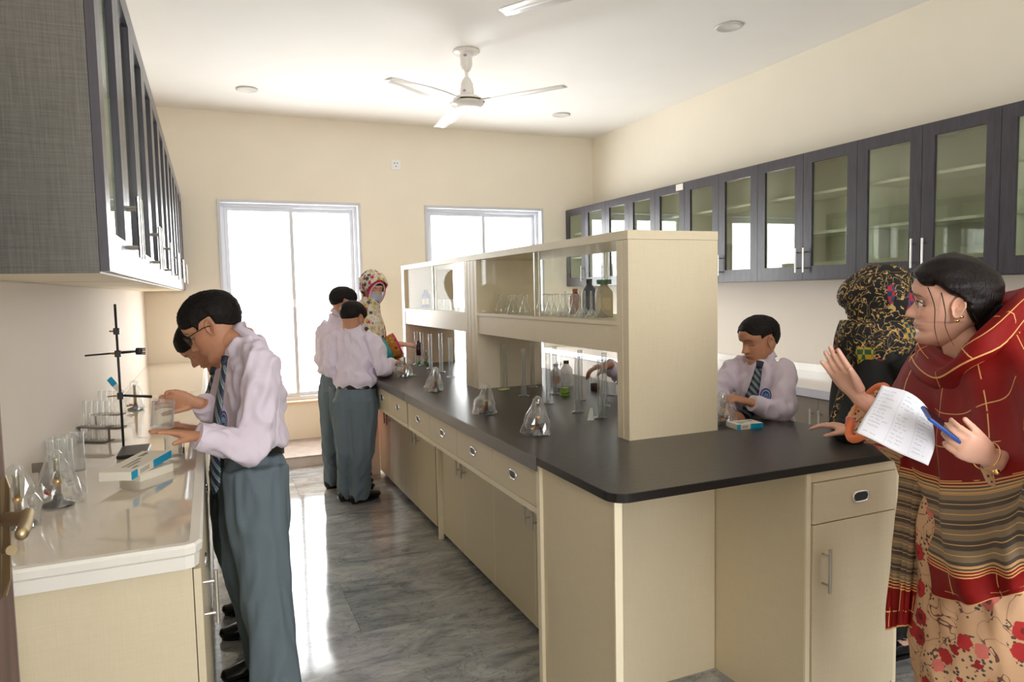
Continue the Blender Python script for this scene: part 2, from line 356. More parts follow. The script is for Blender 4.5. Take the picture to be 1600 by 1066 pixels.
# ceiling fans
m_fan = mat('white_fan_enamel', srgb(240, 235, 230), .22)
def blade_mesh(b):
    n = 14; top = []; 
    for i in range(n+1):
        t = i/n; r = .13+.66*t; w = (.050+.022*sin(pi*min(t*1.3, 1)))*(1 if t < .94 else .80); tw_ = .16*(1-t*.5)
        top.append([(r, -w*cos(tw_), -w*sin(tw_)), (r, -w*.3, -w*.3*sin(tw_)+.003), (r, w*.6, w*.6*sin(tw_)), (r, w*cos(tw_), w*sin(tw_)-.006)])
    vs = [p for row in top for p in row] + [(p[0], p[1], p[2]-.003) for row in top for p in row]; N = (n+1)*4; fs = []
    for i in range(n):
        for j in range(3): q = (i*4+j, i*4+j+1, i*4+5+j, i*4+4+j); fs.append(q); fs.append(tuple(k+N for k in reversed(q)))
        fs.append((i*4, i*4+4, i*4+4+N, i*4+N)); fs.append((i*4+3, i*4+3+N, i*4+7+N, i*4+7))
    fs.append((0, N, N+1, 1)); fs.append((1, N+1, N+2, 2)); fs.append((2, N+2, N+3, 3)); e = n*4
    for j in range(3): fs.append((e+j, e+j+1, e+j+1+N, e+j+N))
    b.add(vs, fs)
def fan(cx, cy, angs, label):
    r = empty('ceiling_fan', (cx, cy, CH), label, 'ceiling fan')
    MB().lathe([(.001, 0), (.095, 0), (.10, -.010), (.085, -.022), (.05, -.026), (.046, -.05), (.044, -.10), (.030, -.135), (.018, -.15), (.001, -.15)], seg=32).build('canopy', m_fan, r, True)
    MB().lathe([(.012, -.13), (.012, -.235)], seg=16).build('downrod', m_fan, r, True)
    MB().lathe([(.001, -.19), (.018, -.19), (.030, -.205), (.044, -.235), (.050, -.285), (.050, -.318), (.001, -.318)], seg=32).build('motor_cup', m_fan, r, True)
    hub = MB().lathe([(.001, -.316), (.052, -.316), (.088, -.330), (.118, -.350), (.126, -.358)], seg=40).build('motor_housing', m_fan, r, True)
    MB().lathe([(.120, -.356), (.128, -.358), (.129, -.366), (.120, -.368)], seg=40).build('bronze_ring', mat('bronze_trim', (.16, .12, .08), .3, 1), hub, True)
    MB().lathe([(.124, -.368), (.118, -.384), (.09, -.402), (.05, -.412), (.001, -.414)], seg=40).build('bottom_cover', m_fan, r, True)
    for a in angs:
        b = MB(); blade_mesh(b); o = b.build('fan_blade', m_fan, r, True); o.location = (0, 0, -.372); o.rotation_euler = (radians(2), 0, a)
        b = MB().box(.09, .20, -.022, .022, .004, .009); b.build('blade_bracket', m_fan, o, bevel=.002)
    for z, rr in ((-.045, .0475), (-.295, .0505)):
        an = -2.06 if z > -.1 else -2.3
        b = MB(); n = 14
        pts = [(.012*cos(2*pi*k/n), .008*sin(2*pi*k/n)) for k in range(n)]
        vs = [((rr+.001)*cos(an+u/rr), (rr+.001)*sin(an+u/rr), z+w) for u, w in pts] + [((rr+.001)*cos(an), (rr+.001)*sin(an), z)]
        b.add(vs, [(k, (k+1) % n, n) for k in range(n)])
        lg = b.build('maker_badge', mat('blue_badge', srgb(64, 60, 140), .4), r)
        b = MB()
        for u0 in (-.006, -.001, .004): b.add([((rr+.0018)*cos(an+(u0+du)/rr), (rr+.0018)*sin(an+(u0+du)/rr), z+dz) for du, dz in ((0, -.003), (.0032, -.003), (.0032, .003), (0, .003))], [(0, 1, 2, 3)])
        b.build('badge_letter', m_white, lg)
    return r
hub = Vector((1.80, 4.94, 0))
fan(1.80, 4.94, [atan2(4.497-4.94, 1.049-1.80), atan2(4.291-4.94, 2.285-1.80), atan2(5.446-4.94, 1.817-1.80)], 'white three-blade ceiling fan hanging in full view over the island bench')
fan(1.80, 2.62, [atan2(3.225-2.62, 1.435-1.80), atan2(3.225-2.62, 1.435-1.80)+2*pi/3, atan2(3.225-2.62, 1.435-1.80)-2*pi/3], 'white ceiling fan nearest the camera, only a blade tip in view')

# ------------------------------------------------------------------ wall cabinets
def handle(parent, x, y, z0, z1, out, name='handle'):
    """bar handle; out = unit vector pointing away from the door"""
    b = MB(); o = Vector(out); p = Vector((x, y, 0))
    b.tube([p+o*.032+Vector((0, 0, z0)), p+o*.032+Vector((0, 0, z1))], [.006], 10)
    for z in (z0+.03, z1-.03): b.tube([p+Vector((0, 0, z)), p+o*.03+Vector((0, 0, z))], [.0042], 8)
    return b.build(name, m_steel, parent, True, auto=.6)
def wall_cabinet(wallx, fx, y0, y1, z0, z1, doors, label, side, group):
    """fx front plane, wallx back plane; doors = list of (ya, yb, hinge side handle y)"""
    r = empty('wall_cabinet', (0, 0, 0), label, 'cabinet', group)
    s = 1 if fx > wallx else -1; t = .018; q = .020
    X = lambda a, b: (min(a, b), max(a, b)); bx = fx-s*q
    b = MB()
    b.box(*X(wallx+s*.001, bx), y0, y0+t, z0, z1, 1); b.box(*X(wallx+s*.001, bx), y1-t, y1, z0, z1, 1)
    b.box(*X(wallx+s*.001, bx), y0+t, y1-t, z0, z0+t, 2 if side == 'l' else 1); b.box(*X(wallx+s*.001, bx), y0+t, y1-t, z1-t, z1, 1)
    b.box(*X(wallx+s*.001, wallx+s*.006), y0+t, y1-t, z0+t, z1-t, 0)
    b.build('carcass', [m_wboard, m_darkside if side == 'l' else m_dark, m_edge], r)
    b = MB(); li = .002
    b.box(*X(wallx+s*.006, bx-s*.02), y0+t, y0+t+li, z0+t, z1-t); b.box(*X(wallx+s*.006, bx-s*.02), y1-t-li, y1-t, z0+t, z1-t); b.box(*X(wallx+s*.006, bx-s*.02), y0+t, y1-t, z0+t, z0+t+li)
    b.box(*X(wallx+s*.006, bx-s*.02), y0+t, y1-t, z1-t-li, z1-t)
    b.build('lining', m_wboard, r)
    for f in (.36, .67): BX('shelf', m_wboard, r, *X(wallx+s*.007, bx-s*.05), y0+t+.003, y1-t-.003, z0+(z1-z0)*f, z0+(z1-z0)*f+.018)
    for ya, yb, hy in doors:
        ya += .0015; yb -= .0015; w = .075; b = MB()
        b.box(*X(bx+s*.001, fx), ya, ya+w, z0+.004, z1-.004); b.box(*X(bx+s*.001, fx), yb-w, yb, z0+.004, z1-.004)
        b.box(*X(bx+s*.001, fx), ya+w, yb-w, z0+.004, z0+.004+w*1.25); b.box(*X(bx+s*.001, fx), ya+w, yb-w, z1-.004-w, z1-.004)
        d = b.build('door', m_dark, r)
        BX('pane', m_pane, d, *X(bx+s*.004, bx+s*.008), ya+w-.004, yb-w+.004, z0+w*1.2, z1-w)
        handle(d, fx, hy, z0+.055, z0+.225, (s, 0, 0))
    return r
RZ0, RZ1, RF, PW = 1.583, 2.466, 3.836, .4444
wall_cabinet(WR, RF, WD-PW, WD-.002, RZ0, RZ1, [(WD-PW, WD-.002, WD-PW+.035)], 'single-door dark glazed wall cabinet at the far end of the right wall', 'r', 'dark glazed wall cabinets on the right wall')
rl = ['dark glazed two-door wall cabinet second from the far window wall, right side', 'dark glazed two-door wall cabinet with a white sticker at its top corner, right wall',
      'dark glazed two-door wall cabinet behind the top of the bench end panel, right wall', 'dark glazed two-door wall cabinet above the boy with his hands together',
      'dark glazed two-door wall cabinet above the two women, right wall', 'dark glazed wall cabinet cut by the right edge of the photo', 'dark glazed wall cabinet beyond the right edge, nearest the back wall']
labels_ = [rl[0], 'dark glazed wall cabinet third from the far wall, above the bench shelf']+[rl[2]]+rl[3:]
for k in range(6):
    y1 = WD-PW*(1+2*k); y0 = y1-2*PW; ym = (y0+y1)/2
    c = wall_cabinet(WR, RF, y0, y1, RZ0, RZ1, [(y0, ym, ym-.035), (ym, y1, ym+.035)], labels_[k] if k < 6 else rl[5], 'r', 'dark glazed wall cabinets on the right wall')
    if k == 1: BX('sticker', mat('white_sticker', srgb(232, 226, 214), .5), c, RF-.0005, RF+.0008, 5.10, 5.20, 2.40, 2.455)
LZ0, LZ1, LF = 1.612, 2.515, -.203
ln = ['nearest, with its linen-textured end panel in view', 'second from the camera', 'third from the camera', 'fourth from the camera', 'fifth from the camera', 'farthest, by the window wall']
LY0 = 1.82; LPW = (WD-.002-LY0)/12
for k in range(6):
    y0 = LY0+2*LPW*k; y1 = y0+2*LPW; ym = (y0+y1)/2
    wall_cabinet(WL, LF, y0, y1, LZ0, LZ1, [(y0, ym, ym-.035), (ym, y1, ym+.035)], 'dark wall cabinet on the left wall, '+ln[k], 'l', 'dark glazed wall cabinets on the left wall')

m_void = mat('dark_recess', (.03, .03, .035), .3)
def cup(parent, x, y, z, nx, ny, w=.036, h=.017):
    """recessed oval pull: chrome ring and dark well. (nx,ny) outward"""
    tx, ty = -ny, nx; n = 28
    def pt(a, s, o):
        u = (w-h)*(1 if cos(a) > 0 else -1)*(abs(cos(a)) > 1e-6)+h*s*cos(a) if abs(cos(a)) > .02 else 0
        u = max(-1, min(1, cos(a)*3))*(w-h)+h*s*cos(a); v = h*s*sin(a); return (x+tx*u+nx*o, y+ty*u+ny*o, z+v)
    b = MB(); rings = [(1.25, .0005), (1.22, .005), (1.02, .0065), (.82, .004), (.80, -.004)]
    vs = [pt(2*pi*k/n, s, o) for s, o in rings for k in range(n)]
    fs = [(i*n+k, i*n+(k+1) % n, (i+1)*n+(k+1) % n, (i+1)*n+k) for i in range(len(rings)-1) for k in range(n)]
    b.add(vs, fs); r = b.build('cup_pull', m_chrome, parent, True)
    b = MB(); vs = [pt(2*pi*k/n, .83, .0035) for k in range(n)]; b.add(vs, [tuple(range(n))]); b.build('pull_well', m_void, r)
    return r
# ------------------------------------------------------------------ left counter
m_ltop = mat('ivory_gloss_worktop', srgb(222, 212, 196), .06, nscale=4, namp=.02, coat=.6)
m_ledge = mat('white_moulded_edge', srgb(244, 240, 232), .3)
ct = empty('worktop', (0, 0, 0), 'glossy ivory worktop with white moulded edge along the left wall', 'worktop')
BX('slab', m_ltop, ct, WL+.001, -.075, LY0+.075, WD-.002, CT-.03, CT)
prof = [(0, 0), (0, -.062), (.020, -.062), (.022, -.030), (.028, -.024), (.030, -.006), (.024, .001)]
def edge(p0, p1, nx, ny, name):     # moulded strip swept from p0 to p1; (nx,ny) points outwards
    b = MB(); vs = []; n = len(prof)
    for (x, y) in (p0, p1): vs += [(x+nx*a-0, y+ny*a, CT+z) for a, z in prof]
    b.add(vs, [tuple(range(n-1, -1, -1)), tuple(range(n, 2*n))]+[(i, (i+1) % n, n+(i+1) % n, n+i) for i in range(n)]); return b.build(name, m_ledge, ct)
b = MB(); path = [(WL+.001, LY0+.075), (-.085, LY0+.075), (-.078, LY0+.078), (-.075, LY0+.085), (-.075, WD-.002)]
dirs = [(0, -1), (0, -1), (.6, -.8), (1, 0), (1, 0)]; n = len(prof); vs = []
for (x, y), (dx, dy) in zip(path, dirs): vs += [(x+dx*a, y+dy*a, CT+z) for a, z in prof]
fs = [tuple(range(n-1, -1, -1)), tuple(range(4*n, 5*n))]
for q in range(4): fs += [(q*n+i, q*n+(i+1) % n, (q+1)*n+(i+1) % n, (q+1)*n+i) for i in range(n)]
b.add(vs, fs); b.build('moulded_edge', m_ledge, ct)
def base_unit(x0, x1, y0, y1, z1, label, group, doors, near_panel=False):
    """base cabinet whose doors face +x"""
    r = empty('base_cabinet', (0, 0, 0), label, 'cabinet', group); t = .018
    b = MB(); b.box(x0, x1-t-.002, y0, y0+t, 0, z1); b.box(x0, x1-t-.002, y1-t, y1, 0, z1); b.box(x0, x1-t-.002, y0+t, y1-t, .09, .11); b.box(x0, x0+.006, y0+t, y1-t, .11, z1); b.box(x0, x1-.07, y0+t, y1-t, z1-.02, z1)
    b.box(x1-.09, x1-.075, y0+t, y1-t, 0, .09)
    b.build('carcass', m_lam, r)
    for ya, yb, hy in doors:
        d = BX('door', m_lam, r, x1-t, x1, ya+.0015, yb-.0015, .10, z1-.012, .001)
        if near_panel and ya == y0: handle(d, x1, hy, .655, .805, (1, 0, 0))
        else: cup(d, x1, hy, .72, 1, 0, .03, .014)
    return r
ll = ['nearest the camera with its side panel in view', 'behind the boy with glasses', 'third along', 'fourth along', 'fifth along', 'farthest against the window wall']
U = (WD-.004-1.905)/6
for k in range(6):
    y0 = 1.905+U*k; y1 = y0+U; ym = (y0+y1)/2
    yd = 2.12 if k == 0 else ym
    base_unit(WL+.002, -.052, y0, y1, CT-.064, 'cream base cabinet under left worktop, '+ll[k], 'cream base cabinets under the left worktop', [(y0, ym, ym-.3 if k == 0 else ym-.035), (ym, y1, ym+.035)], k == 0)

# ------------------------------------------------------------------ right counter
rc = empty('worktop', (0, 0, 0), 'pale worktop running along the right wall under the dark cabinets', 'worktop')
m_rtop = mat('white_gloss_worktop', srgb(232, 228, 222), .1)
BX('slab', m_rtop, rc, 3.50, WR-.001, WB+.002, WD-.002, .865, .89, .002); BX('edge_strip', mat('grey_edge', srgb(206, 204, 214), .3), rc, 3.492, 3.4995, WB+.002, WD-.002, .835, .888)
BX('upstand', m_rtop, rc, WR-.014, WR-.0005, WB+.002, WD-.002, .8905, .95)
m_shaded = mat('shaded_cream_laminate', srgb(140, 127, 112), .5, nscale=60, namp=.05)  # cream fronts with their backlit shade put into the colour
y = WD-.004; k = 0
rlab = ['far window wall end', 'second from the far wall', 'third from the far wall', 'fourth from the far wall', 'fifth from the far wall', 'behind the boy with his hands together', 'behind the woman in black', 'sixth toward the camera', 'near the right-hand foreground', 'nearest the back wall']
while y > WB+.9:
    y0 = y-.888; r = empty('base_cabinet', (0, 0, 0), 'shade-darkened cream base cabinet under the right wall worktop, '+rlab[k % 10], 'cabinet', 'shade-darkened cream base cabinets under the right worktop')
    b = MB(); b.box(3.54, WR-.002, y0, y, 0.001, .835); b.build('carcass', m_shaded, r)
    ym = (y0+y)/2
    for a_, b_, h in ((y0, ym, ym-.035), (ym, y, ym+.035)):
        d = BX('door', m_shaded, r, 3.52, 3.539, a_+.002, b_-.002, .10, .825); handle(d, 3.52, h, .6, .76, (-1, 0, 0))
    y = y0-.0005; k += 1

# ------------------------------------------------------------------ island bench
IX0, IX1, IY0, IY1 = 1.065, 2.375, 1.745, 5.96
isl = empty('island_worktop', (0, 0, 0), 'long dark grey laminate worktop with rounded corners on the island bench', 'worktop')
def rrect(x0, x1, y0, y1, r, corners):
    P = []
    for (cx, cy, a0, on) in ((x1, y1, 0, corners[0]), (x0, y1, 90, corners[1]), (x0, y0, 180, corners[2]), (x1, y0, 270, corners[3])):
        if not on: P.append((cx, cy)); continue
        ox = cx-r if cx == x1 else cx+r; oy = cy-r if cy == y1 else cy+r
        for i in range(9): a = radians(a0+90*i/8); P.append((ox+r*cos(a), oy+r*sin(a)))
    return P
b = MB(); b.prism(rrect(IX0, IX1, IY0, IY1, .06, (0, 0, 1, 1)), CT-.028, CT-.0015)
b.build('slab_edge', m_blackedge, isl)
b = MB(); b.prism(rrect(IX0+.0012, IX1-.0012, IY0+.0012, IY1-.0012, .06, (0, 0, 1, 1)), CT-.0016, CT); b.build('slab_top', m_top, isl)
m_greyedge = mat('grey_edge_band', srgb(104, 100, 102), .3)
BX('thick_edge', m_greyedge, isl, IX0-.003, IX0+.04, 2.283, 4.172, CT-.052, CT-.001); BX('thick_edge', m_greyedge, isl, IX0-.003, IX0+.04, 4.180, IY1, CT-.052, CT-.001)
# kneehole / end panels at the front
fp = empty('bench_end_section', (0, 0, 0), 'cream laminate corner section with open knee space at the near left end of the island', 'bench end')
zt = CT-.029
BX('side_panel', m_lam, fp, 1.083, 1.101, 1.775, 2.27, 0, zt); BX('edge_band', m_edge, fp, 1.079, 1.105, 1.768, 1.776, 0, zt)
BX('post_band', m_edge, fp, 1.070, 1.105, 2.271, 2.298, 0, zt)
BX('back_panel', m_lam, fp, 1.105, 1.822, 2.222, 2.238, 0, zt); 
BX('return_panel', m_lam, fp, 1.125, 1.82, 2.24, 2.258, .0, .9)
# drawer + door block on the right end
dk = empty('drawer_cabinet', (0, 0, 0), 'cream cabinet with one drawer over one door at the near right end of the island', 'cabinet')
b = MB(); b.box(1.826, 1.844, 1.762, 2.36, 0, zt); b.box(2.252, 2.270, 1.762, 2.36, 0, zt); b.box(1.844, 2.252, 1.762, 2.36, .07, .088); b.box(1.844, 2.252, 2.34, 2.36, .088, zt); b.box(1.844, 2.252, 1.80, 1.815, 0, .07)
b.build('carcass', m_lam, dk)
BX('edge_band', m_edge, dk, 1.825, 1.845, 1.7535, 1.7615, 0, zt); BX('edge_band', m_edge, dk, 2.251, 2.271, 1.7535, 1.7615, 0, zt)
BX('top_rail', m_lam, dk, 1.8455, 2.2505, 1.752, 1.7615, .882, zt)
dr = BX('drawer', m_lam, dk, 1.849, 2.248, 1.746, 1.7615, .738, .879, .0015)
do = BX('door', m_lam, dk, 1.849, 2.248, 1.746, 1.7615, .092, .734, .0015)
b = MB(); b.tube([(1.893, 1.714, .655), (1.893, 1.714, .502)], [.006], 12)
for z in (.63, .527): b.tube([(1.893, 1.747, z), (1.893, 1.714, z)], [.0042], 8)
b.build('handle', m_steel, do, True, auto=.6)
cup(dr, 2.068, 1.746, .808, 0, -1, .036, .018)
# right hand open end of the island: side panels and doors facing the right aisle
for k, (y0, y1) in enumerate(((2.372, 4.15), (4.18, 5.95))):
    r = empty('base_cabinet', (0, 0, 0), ('cream double-sided base cabinet under the near half of the island worktop', 'cream double-sided base cabinet under the far half of the island worktop')[k], 'cabinet', None)
    XD = 1.287
    b = MB(); b.box(XD+.02, 2.17, y0, y1, .03, .76); b.box(1.10, 2.34, y0, y1-.001, zt-.012, zt-.001); b.box(XD+.05, 2.14, y0+.02, y1-.02, 0, .03)
    b.box(1.101, XD+.03, y0, y1, .727, .742)
    b.build('carcass', m_lam, r)
    b = MB(); b.box(XD+.036, XD+.049, y0, y1-.02, 0, .03); b.build('kick_board', mat('dark_kick', srgb(92, 84, 78), .5), r)
    n = 4; a0 = y0-(.07 if k == 0 else 0); w = (y1-a0)/4
    for i in range(n):
        ya, yb = a0+w*i, a0+w*(i+1)
        d = BX('drawer', m_lam, r, 1.079, 1.098, ya+.0015, yb-.0015, .748, zt-.004, .001); cup(d, 1.079, (ya+yb)/2, .822, -1, 0, .032, .016)
        if not (k == 0 and i == 0): BX('divider_edge', m_edge, r, 1.0775, 1.0785, ya-.001, ya+.001, .748, zt-.004)
    BX('lower_rail', m_edge, r, 1.079, 1.100, a0, y1, .722, .746)
    sp = [2.30, 2.79, 3.285, 3.748, 4.15] if k == 0 else [4.30, 4.705, 5.155, 5.55, 5.93]
    if k == 0: sp[0] = 2.372
    for i in range(4):
        pair = i % 2
        hy = sp[i+1]-.04 if (i in (0, 2)) else sp[i]+.04
        d = BX('door', m_lam, r, XD, XD+.018, sp[i]+.002, sp[i+1]-.002, .035, .722, .001); handle(d, XD, hy, .50, .64, (-1, 0, 0))
        BX('door_edge', m_edge, r, XD-.0006, XD, sp[i+1]-.004, sp[i+1]+.004, .035, .722)
    p = BX('end_panel', m_lam, r, 1.083, XD-.002, y1-.018 if k else 4.145, y1 if k else 4.165, 0 if k else .0, zt-.001) if k else BX('post', m_edge, r, XD-.03, XD-.001, 4.152, 4.172, 0, .722)
    for ya, yb in ((y0, (y0+y1)/2), ((y0+y1)/2, y1)):
        d = BX('door', m_lam, r, 2.171, 2.189, ya+.002, yb-.002, .035, .755, .001)
# raised shelf unit on the island
SX0, SX1, SZ = 1.514, 1.951, 1.781
su = empty('bench_shelf_unit', (0, 0, 0), 'cream laminate raised shelving with sliding glass fronts standing along the island worktop', 'shelf unit')
def column(y0, y1):
    b = MB(); b.box(SX0, SX1, y0, y1, CT, SZ-.037); b.build('upright', m_lam, su)
column(2.361, 2.448); column(4.072, 4.182); column(4.188, 4.30); column(5.82, 5.90)
for ya, yb in ((2.361, 4.184), (4.186, 5.90)):
    BX('top_board', m_lam, su, SX0-.002, SX1+.002, ya, yb, SZ-.036, SZ, .001)
for ya, yb in ((2.449, 4.071), (4.301, 5.819)):
    BX('shelf_box', m_lam, su, SX0+.004, SX1-.004, ya, yb, 1.292, 1.402); BX('shelf_board', m_lam, su, SX0, SX1, ya, yb, 1.4025, 1.420, .001)
for y in (2.4048, 4.127, 4.244): BX('edge_line', m_edge, su, SX0-.0012, SX0-.0001, y-.001, y+.001, CT+.002, SZ-.04)
for ya, yb, ym in ((2.449, 4.071, 3.23), (4.301, 5.819, 5.0)):
    for x, s in ((SX0+.012, 1), (SX1-.012, -1)):
        BX('glass_front', m_sgl, su, x-.002, x+.002, ya, ym+.012, 1.422, SZ-.038)
        BX('glass_front', m_sgl, su, x+s*.008-.002, x+s*.008+.002, ym-.012, yb, 1.422, SZ-.038)
        BX('glass_edge_strip', m_steel, su, x-.005, x+.003, ym+.012, ym+.024, 1.422, SZ-.038); BX('glass_edge_strip', m_steel, su, x+s*.008-.003, x+s*.008+.005, ym-.024, ym-.012, 1.422, SZ-.038)

# ------------------------------------------------------------------ open door at the left edge
m_door = mat('dark_brown_door', srgb(112, 92, 84), .4, nscale=6, namp=.25, stretch=(8, 8, .6))
m_brass = mat('satin_brass', srgb(196, 178, 140), .42, 1)
dp = W(-8, 800, 1.20)
dr_ = empty('door_1', (dp.x, dp.y, 0)); tag(dr_, kind='structure'); dr_.rotation_euler = (0, 0, radians(-106))
BX('leaf', m_door, dr_, 0, .82, -.02, .02, .005, 2.1, .002)
BX('leaf_edge', mat('door_edge', srgb(150, 132, 124), .4), dr_, -.002, -.0001, -.0195, .0195, .006, 2.099)
# ------------------------------------------------------------------ figures
def V(*a): return Vector(a)
def sstep(a, b, x):
    t = max(0.0, min(1.0, (x-a)/(b-a))) if a != b else float(x > a); return t*t*(3-2*t)
def interp(tab, z):
    if z <= tab[0][0]: return tab[0][1]
    for i in range(len(tab)-1):
        z0, v0 = tab[i]; z1, v1 = tab[i+1]
        if z <= z1:
            vp = tab[max(i-1, 0)]; vn = tab[min(i+2, len(tab)-1)]; h = z1-z0; t = (z-z0)/h
            m0 = (v1-vp[1])/(z1-vp[0])*h if z1 != vp[0] else 0; m1 = (vn[1]-v0)/(vn[0]-z0)*h if vn[0] != z0 else 0
            return (2*t**3-3*t*t+1)*v0+(t**3-2*t*t+t)*m0+(-2*t**3+3*t*t)*v1+(t**3-t*t)*m1
    return tab[-1][1]
FRONT = [(-.118, .040), (-.114, .066), (-.106, .080), (-.096, .085), (-.086, .082), (-.076, .078), (-.066, .083), (-.055, .085), (-.044, .082), (-.030, .081), (-.012, .080), (0, .079), (.010, .083), (.022, .091), (.036, .093), (.055, .089), (.075, .077), (.092, .056), (.104, .030), (.112, .0)]
BACK = [(-.118, .030), (-.108, .000), (-.096, -.018), (-.080, -.034), (-.060, -.056), (-.035, -.080), (-.01, -.094), (.02, -.103), (.045, -.102), (.070, -.090), (.090, -.066), (.104, -.036), (.112, -.0)]
WIDE = [(-.118, .012), (-.110, .030), (-.098, .043), (-.080, .053), (-.060, .060), (-.040, .064), (-.015, .069), (.01, .072), (.03, .0745), (.05, .073), (.070, .065), (.090, .049), (.104, .028), (.112, .001)]
def G(x, s): return math.exp(-(x/s)**2)
def head_grid(female=False, young=False, off=None, nz=104, nt=112, nose=1.0, jaw=1.0, plain=False):
    """rows of points in head space: x right, y forward, z up, origin between the ears at eye level"""
    rows = []
    for i in range(nz+1):
        u = i/nz; z = -.118+.230*(u+ .0*sin(2*pi*u)); z = -.118+.230*(1-cos(pi*u))/2*.5+.230*u*.5
        f, b, w = interp(FRONT, z), interp(BACK, z), max(interp(WIDE, z), .0008)
        if z < -.05: w *= jaw
        if female and z < -.05: w *= .95
        row = []
        for k in range(nt):
            a = 2*pi*k/nt; s_, c_ = sin(a), cos(a)
            e = .86 if c_ > 0 else 1.0
            x = w*(1 if s_ >= 0 else -1)*abs(s_)**(e); 
            cy = .0; y = cy+(f-cy)*abs(c_)**.92 if c_ > 0 else cy+(b-cy)*abs(c_)
            if c_ > 0 and not plain:
                ax = abs(x)
                # nose
                nz_ = sstep(.014, -.030, z)*(1-sstep(-.034, -.046, z))
                y += nose*(.0265*nz_+.003*G(z-.006, .012))*G(x, .0085+.006*sstep(0, -.034, z))
                y += nose*.009*G(ax-.0125, .0065)*G(z+.0335, .0075)
                y -= .004*G(ax-.007, .003)*G(z+.0425, .003)
                # eye sockets, lids, brow, cheek
                y -= .0105*G(ax-.031, .017)*G(z-.001, .0125)
                y += .0075*G(ax-.031, .0125)*G(z+.001, .0085)
                y -= .0022*G(ax-.031, .014)*G(z+.0055, .0016)
                y += .0030*G(ax-.030, .018)*G(z-.019, .006)
                y += .0045*G(ax-.043, .016)*G(z+.028, .014)
                y -= .0035*G(ax-.050, .012)*G(z+.062, .018)
                # lips
                mw = .021
                y += .0055*G(x, mw)*G(z+.0575, .0042)+.0055*G(x, mw*.85)*G(z+.0665, .0045)
                y -= .0050*G(x, mw*1.15)*G(z+.0620, .0017)
                y -= .0022*G(x, .004)*G(z+.050, .005)
                y -= .0035*G(x, .02)*G(z+.0755, .005)
            row.append(V(x, y, z))
        rows.append(row)
    return rows
def head_frame(pos, fwd, up=(0, 0, 1), k=1.0):
    f = V(*fwd).normalized(); u = V(*up); r = f.cross(u).normalized(); u = r.cross(f)
    return Matrix(((r.x*k, f.x*k, u.x*k, pos.x), (r.y*k, f.y*k, u.y*k, pos.y), (r.z*k, f.z*k, u.z*k, pos.z), (0, 0, 0, 1)))
def grid_mb(mb, rows, M, mi=0):
    nt = len(rows[0]); vs = [M @ p for r in rows for p in r]; fs = []
    for i in range(len(rows)-1):
        for k in range(nt): fs.append((i*nt+k, i*nt+(k+1) % nt, (i+1)*nt+(k+1) % nt, (i+1)*nt+k))
    fs.append(tuple(range(nt-1, -1, -1))); fs.append(tuple((len(rows)-1)*nt+k for k in range(nt)))
    return mb.add(vs, fs, mi)
def ear(mb, M, sgn):
    """auricle: rim, inner bowl and lobe as one lofted shell"""
    n = 20; rings = []; 
    for (s, o) in ((.62, -.004), (1.0, .003), (1.06, .010), (.92, .0135), (.76, .0095), (.45, .006), (.1, .005)):
        ring = []
        for k in range(n):
            a = 2*pi*k/n; ry = .0150*s; rz = .0285*s*(1.0 if sin(a) > 0 else .95)
            yy = -.006+ry*cos(a)*(1 if cos(a) > 0 else 1.15)*(.80 if sin(a) < -.3 else 1) - .004*sin(a); zz = -.010+rz*sin(a)
            ring.append(M @ V(sgn*(.0675+o+.007*(-cos(a)*.5+.3)*(o > 0)), yy, zz))
        rings.append(ring)
    vs = [p for r in rings for p in r]
    fs = [(i*n+k, i*n+(k+1) % n, (i+1)*n+(k+1) % n, (i+1)*n+k) for i in range(len(rings)-1) for k in range(n)]
    fs.append(tuple(range(n-1, -1, -1))); fs.append(tuple((len(rings)-1)*n+k for k in range(n)))
    mb.add(vs, fs)
HAIR_D = srgb(30, 24, 22)
def head_cols(rows, skin, female, lips=(.42, .14, .12), brow=(.03, .02, .016), stubble=False):
    out = []
    for r in rows:
        for p in r:
            c = V(*skin); ax = abs(p.x)
            if p.y > .02:
                L = G(p.x, .022)**1.0*(G(p.z+.0575, .0042)+G(p.z+.0665, .0046)); L = min(1, L*1.1)*(p.y > .05)
                c = c.lerp(V(*lips), L*(.9 if female else .5))
                c = c.lerp(V(*lips)*.3, .85*G(p.x, .021)*G(p.z+.0620, .0014))
                zb = .0205+.004*sin(min(1, max(0, (ax-.012)/.036))*pi)
                B = (1 if .013 < ax < .049 else 0)*G(p.z-zb, .0030 if female else .0036); c = c.lerp(V(*brow), B*.88)
                E = (1 if .018 < ax < .045 else 0)*G(p.z+.0052+.10*abs(ax-.031), .0015); c = c.lerp(V(.012, .008, .006), E*.95)
                c = c.lerp(V(c.x*1.05, c.y*.86, c.z*.84), .5*G(ax-.042, .018)*G(p.z+.03, .016))
                c = c.lerp(V(c.x*.35, c.y*.2, c.z*.2), .8*G(ax-.0065, .0032)*G(p.z+.0425, .0028))
                c = c.lerp(c*.75, .5*G(ax-.031, .014)*G(p.z-.004, .01))
            out.append((c.x, c.y, c.z, 1))
    return out
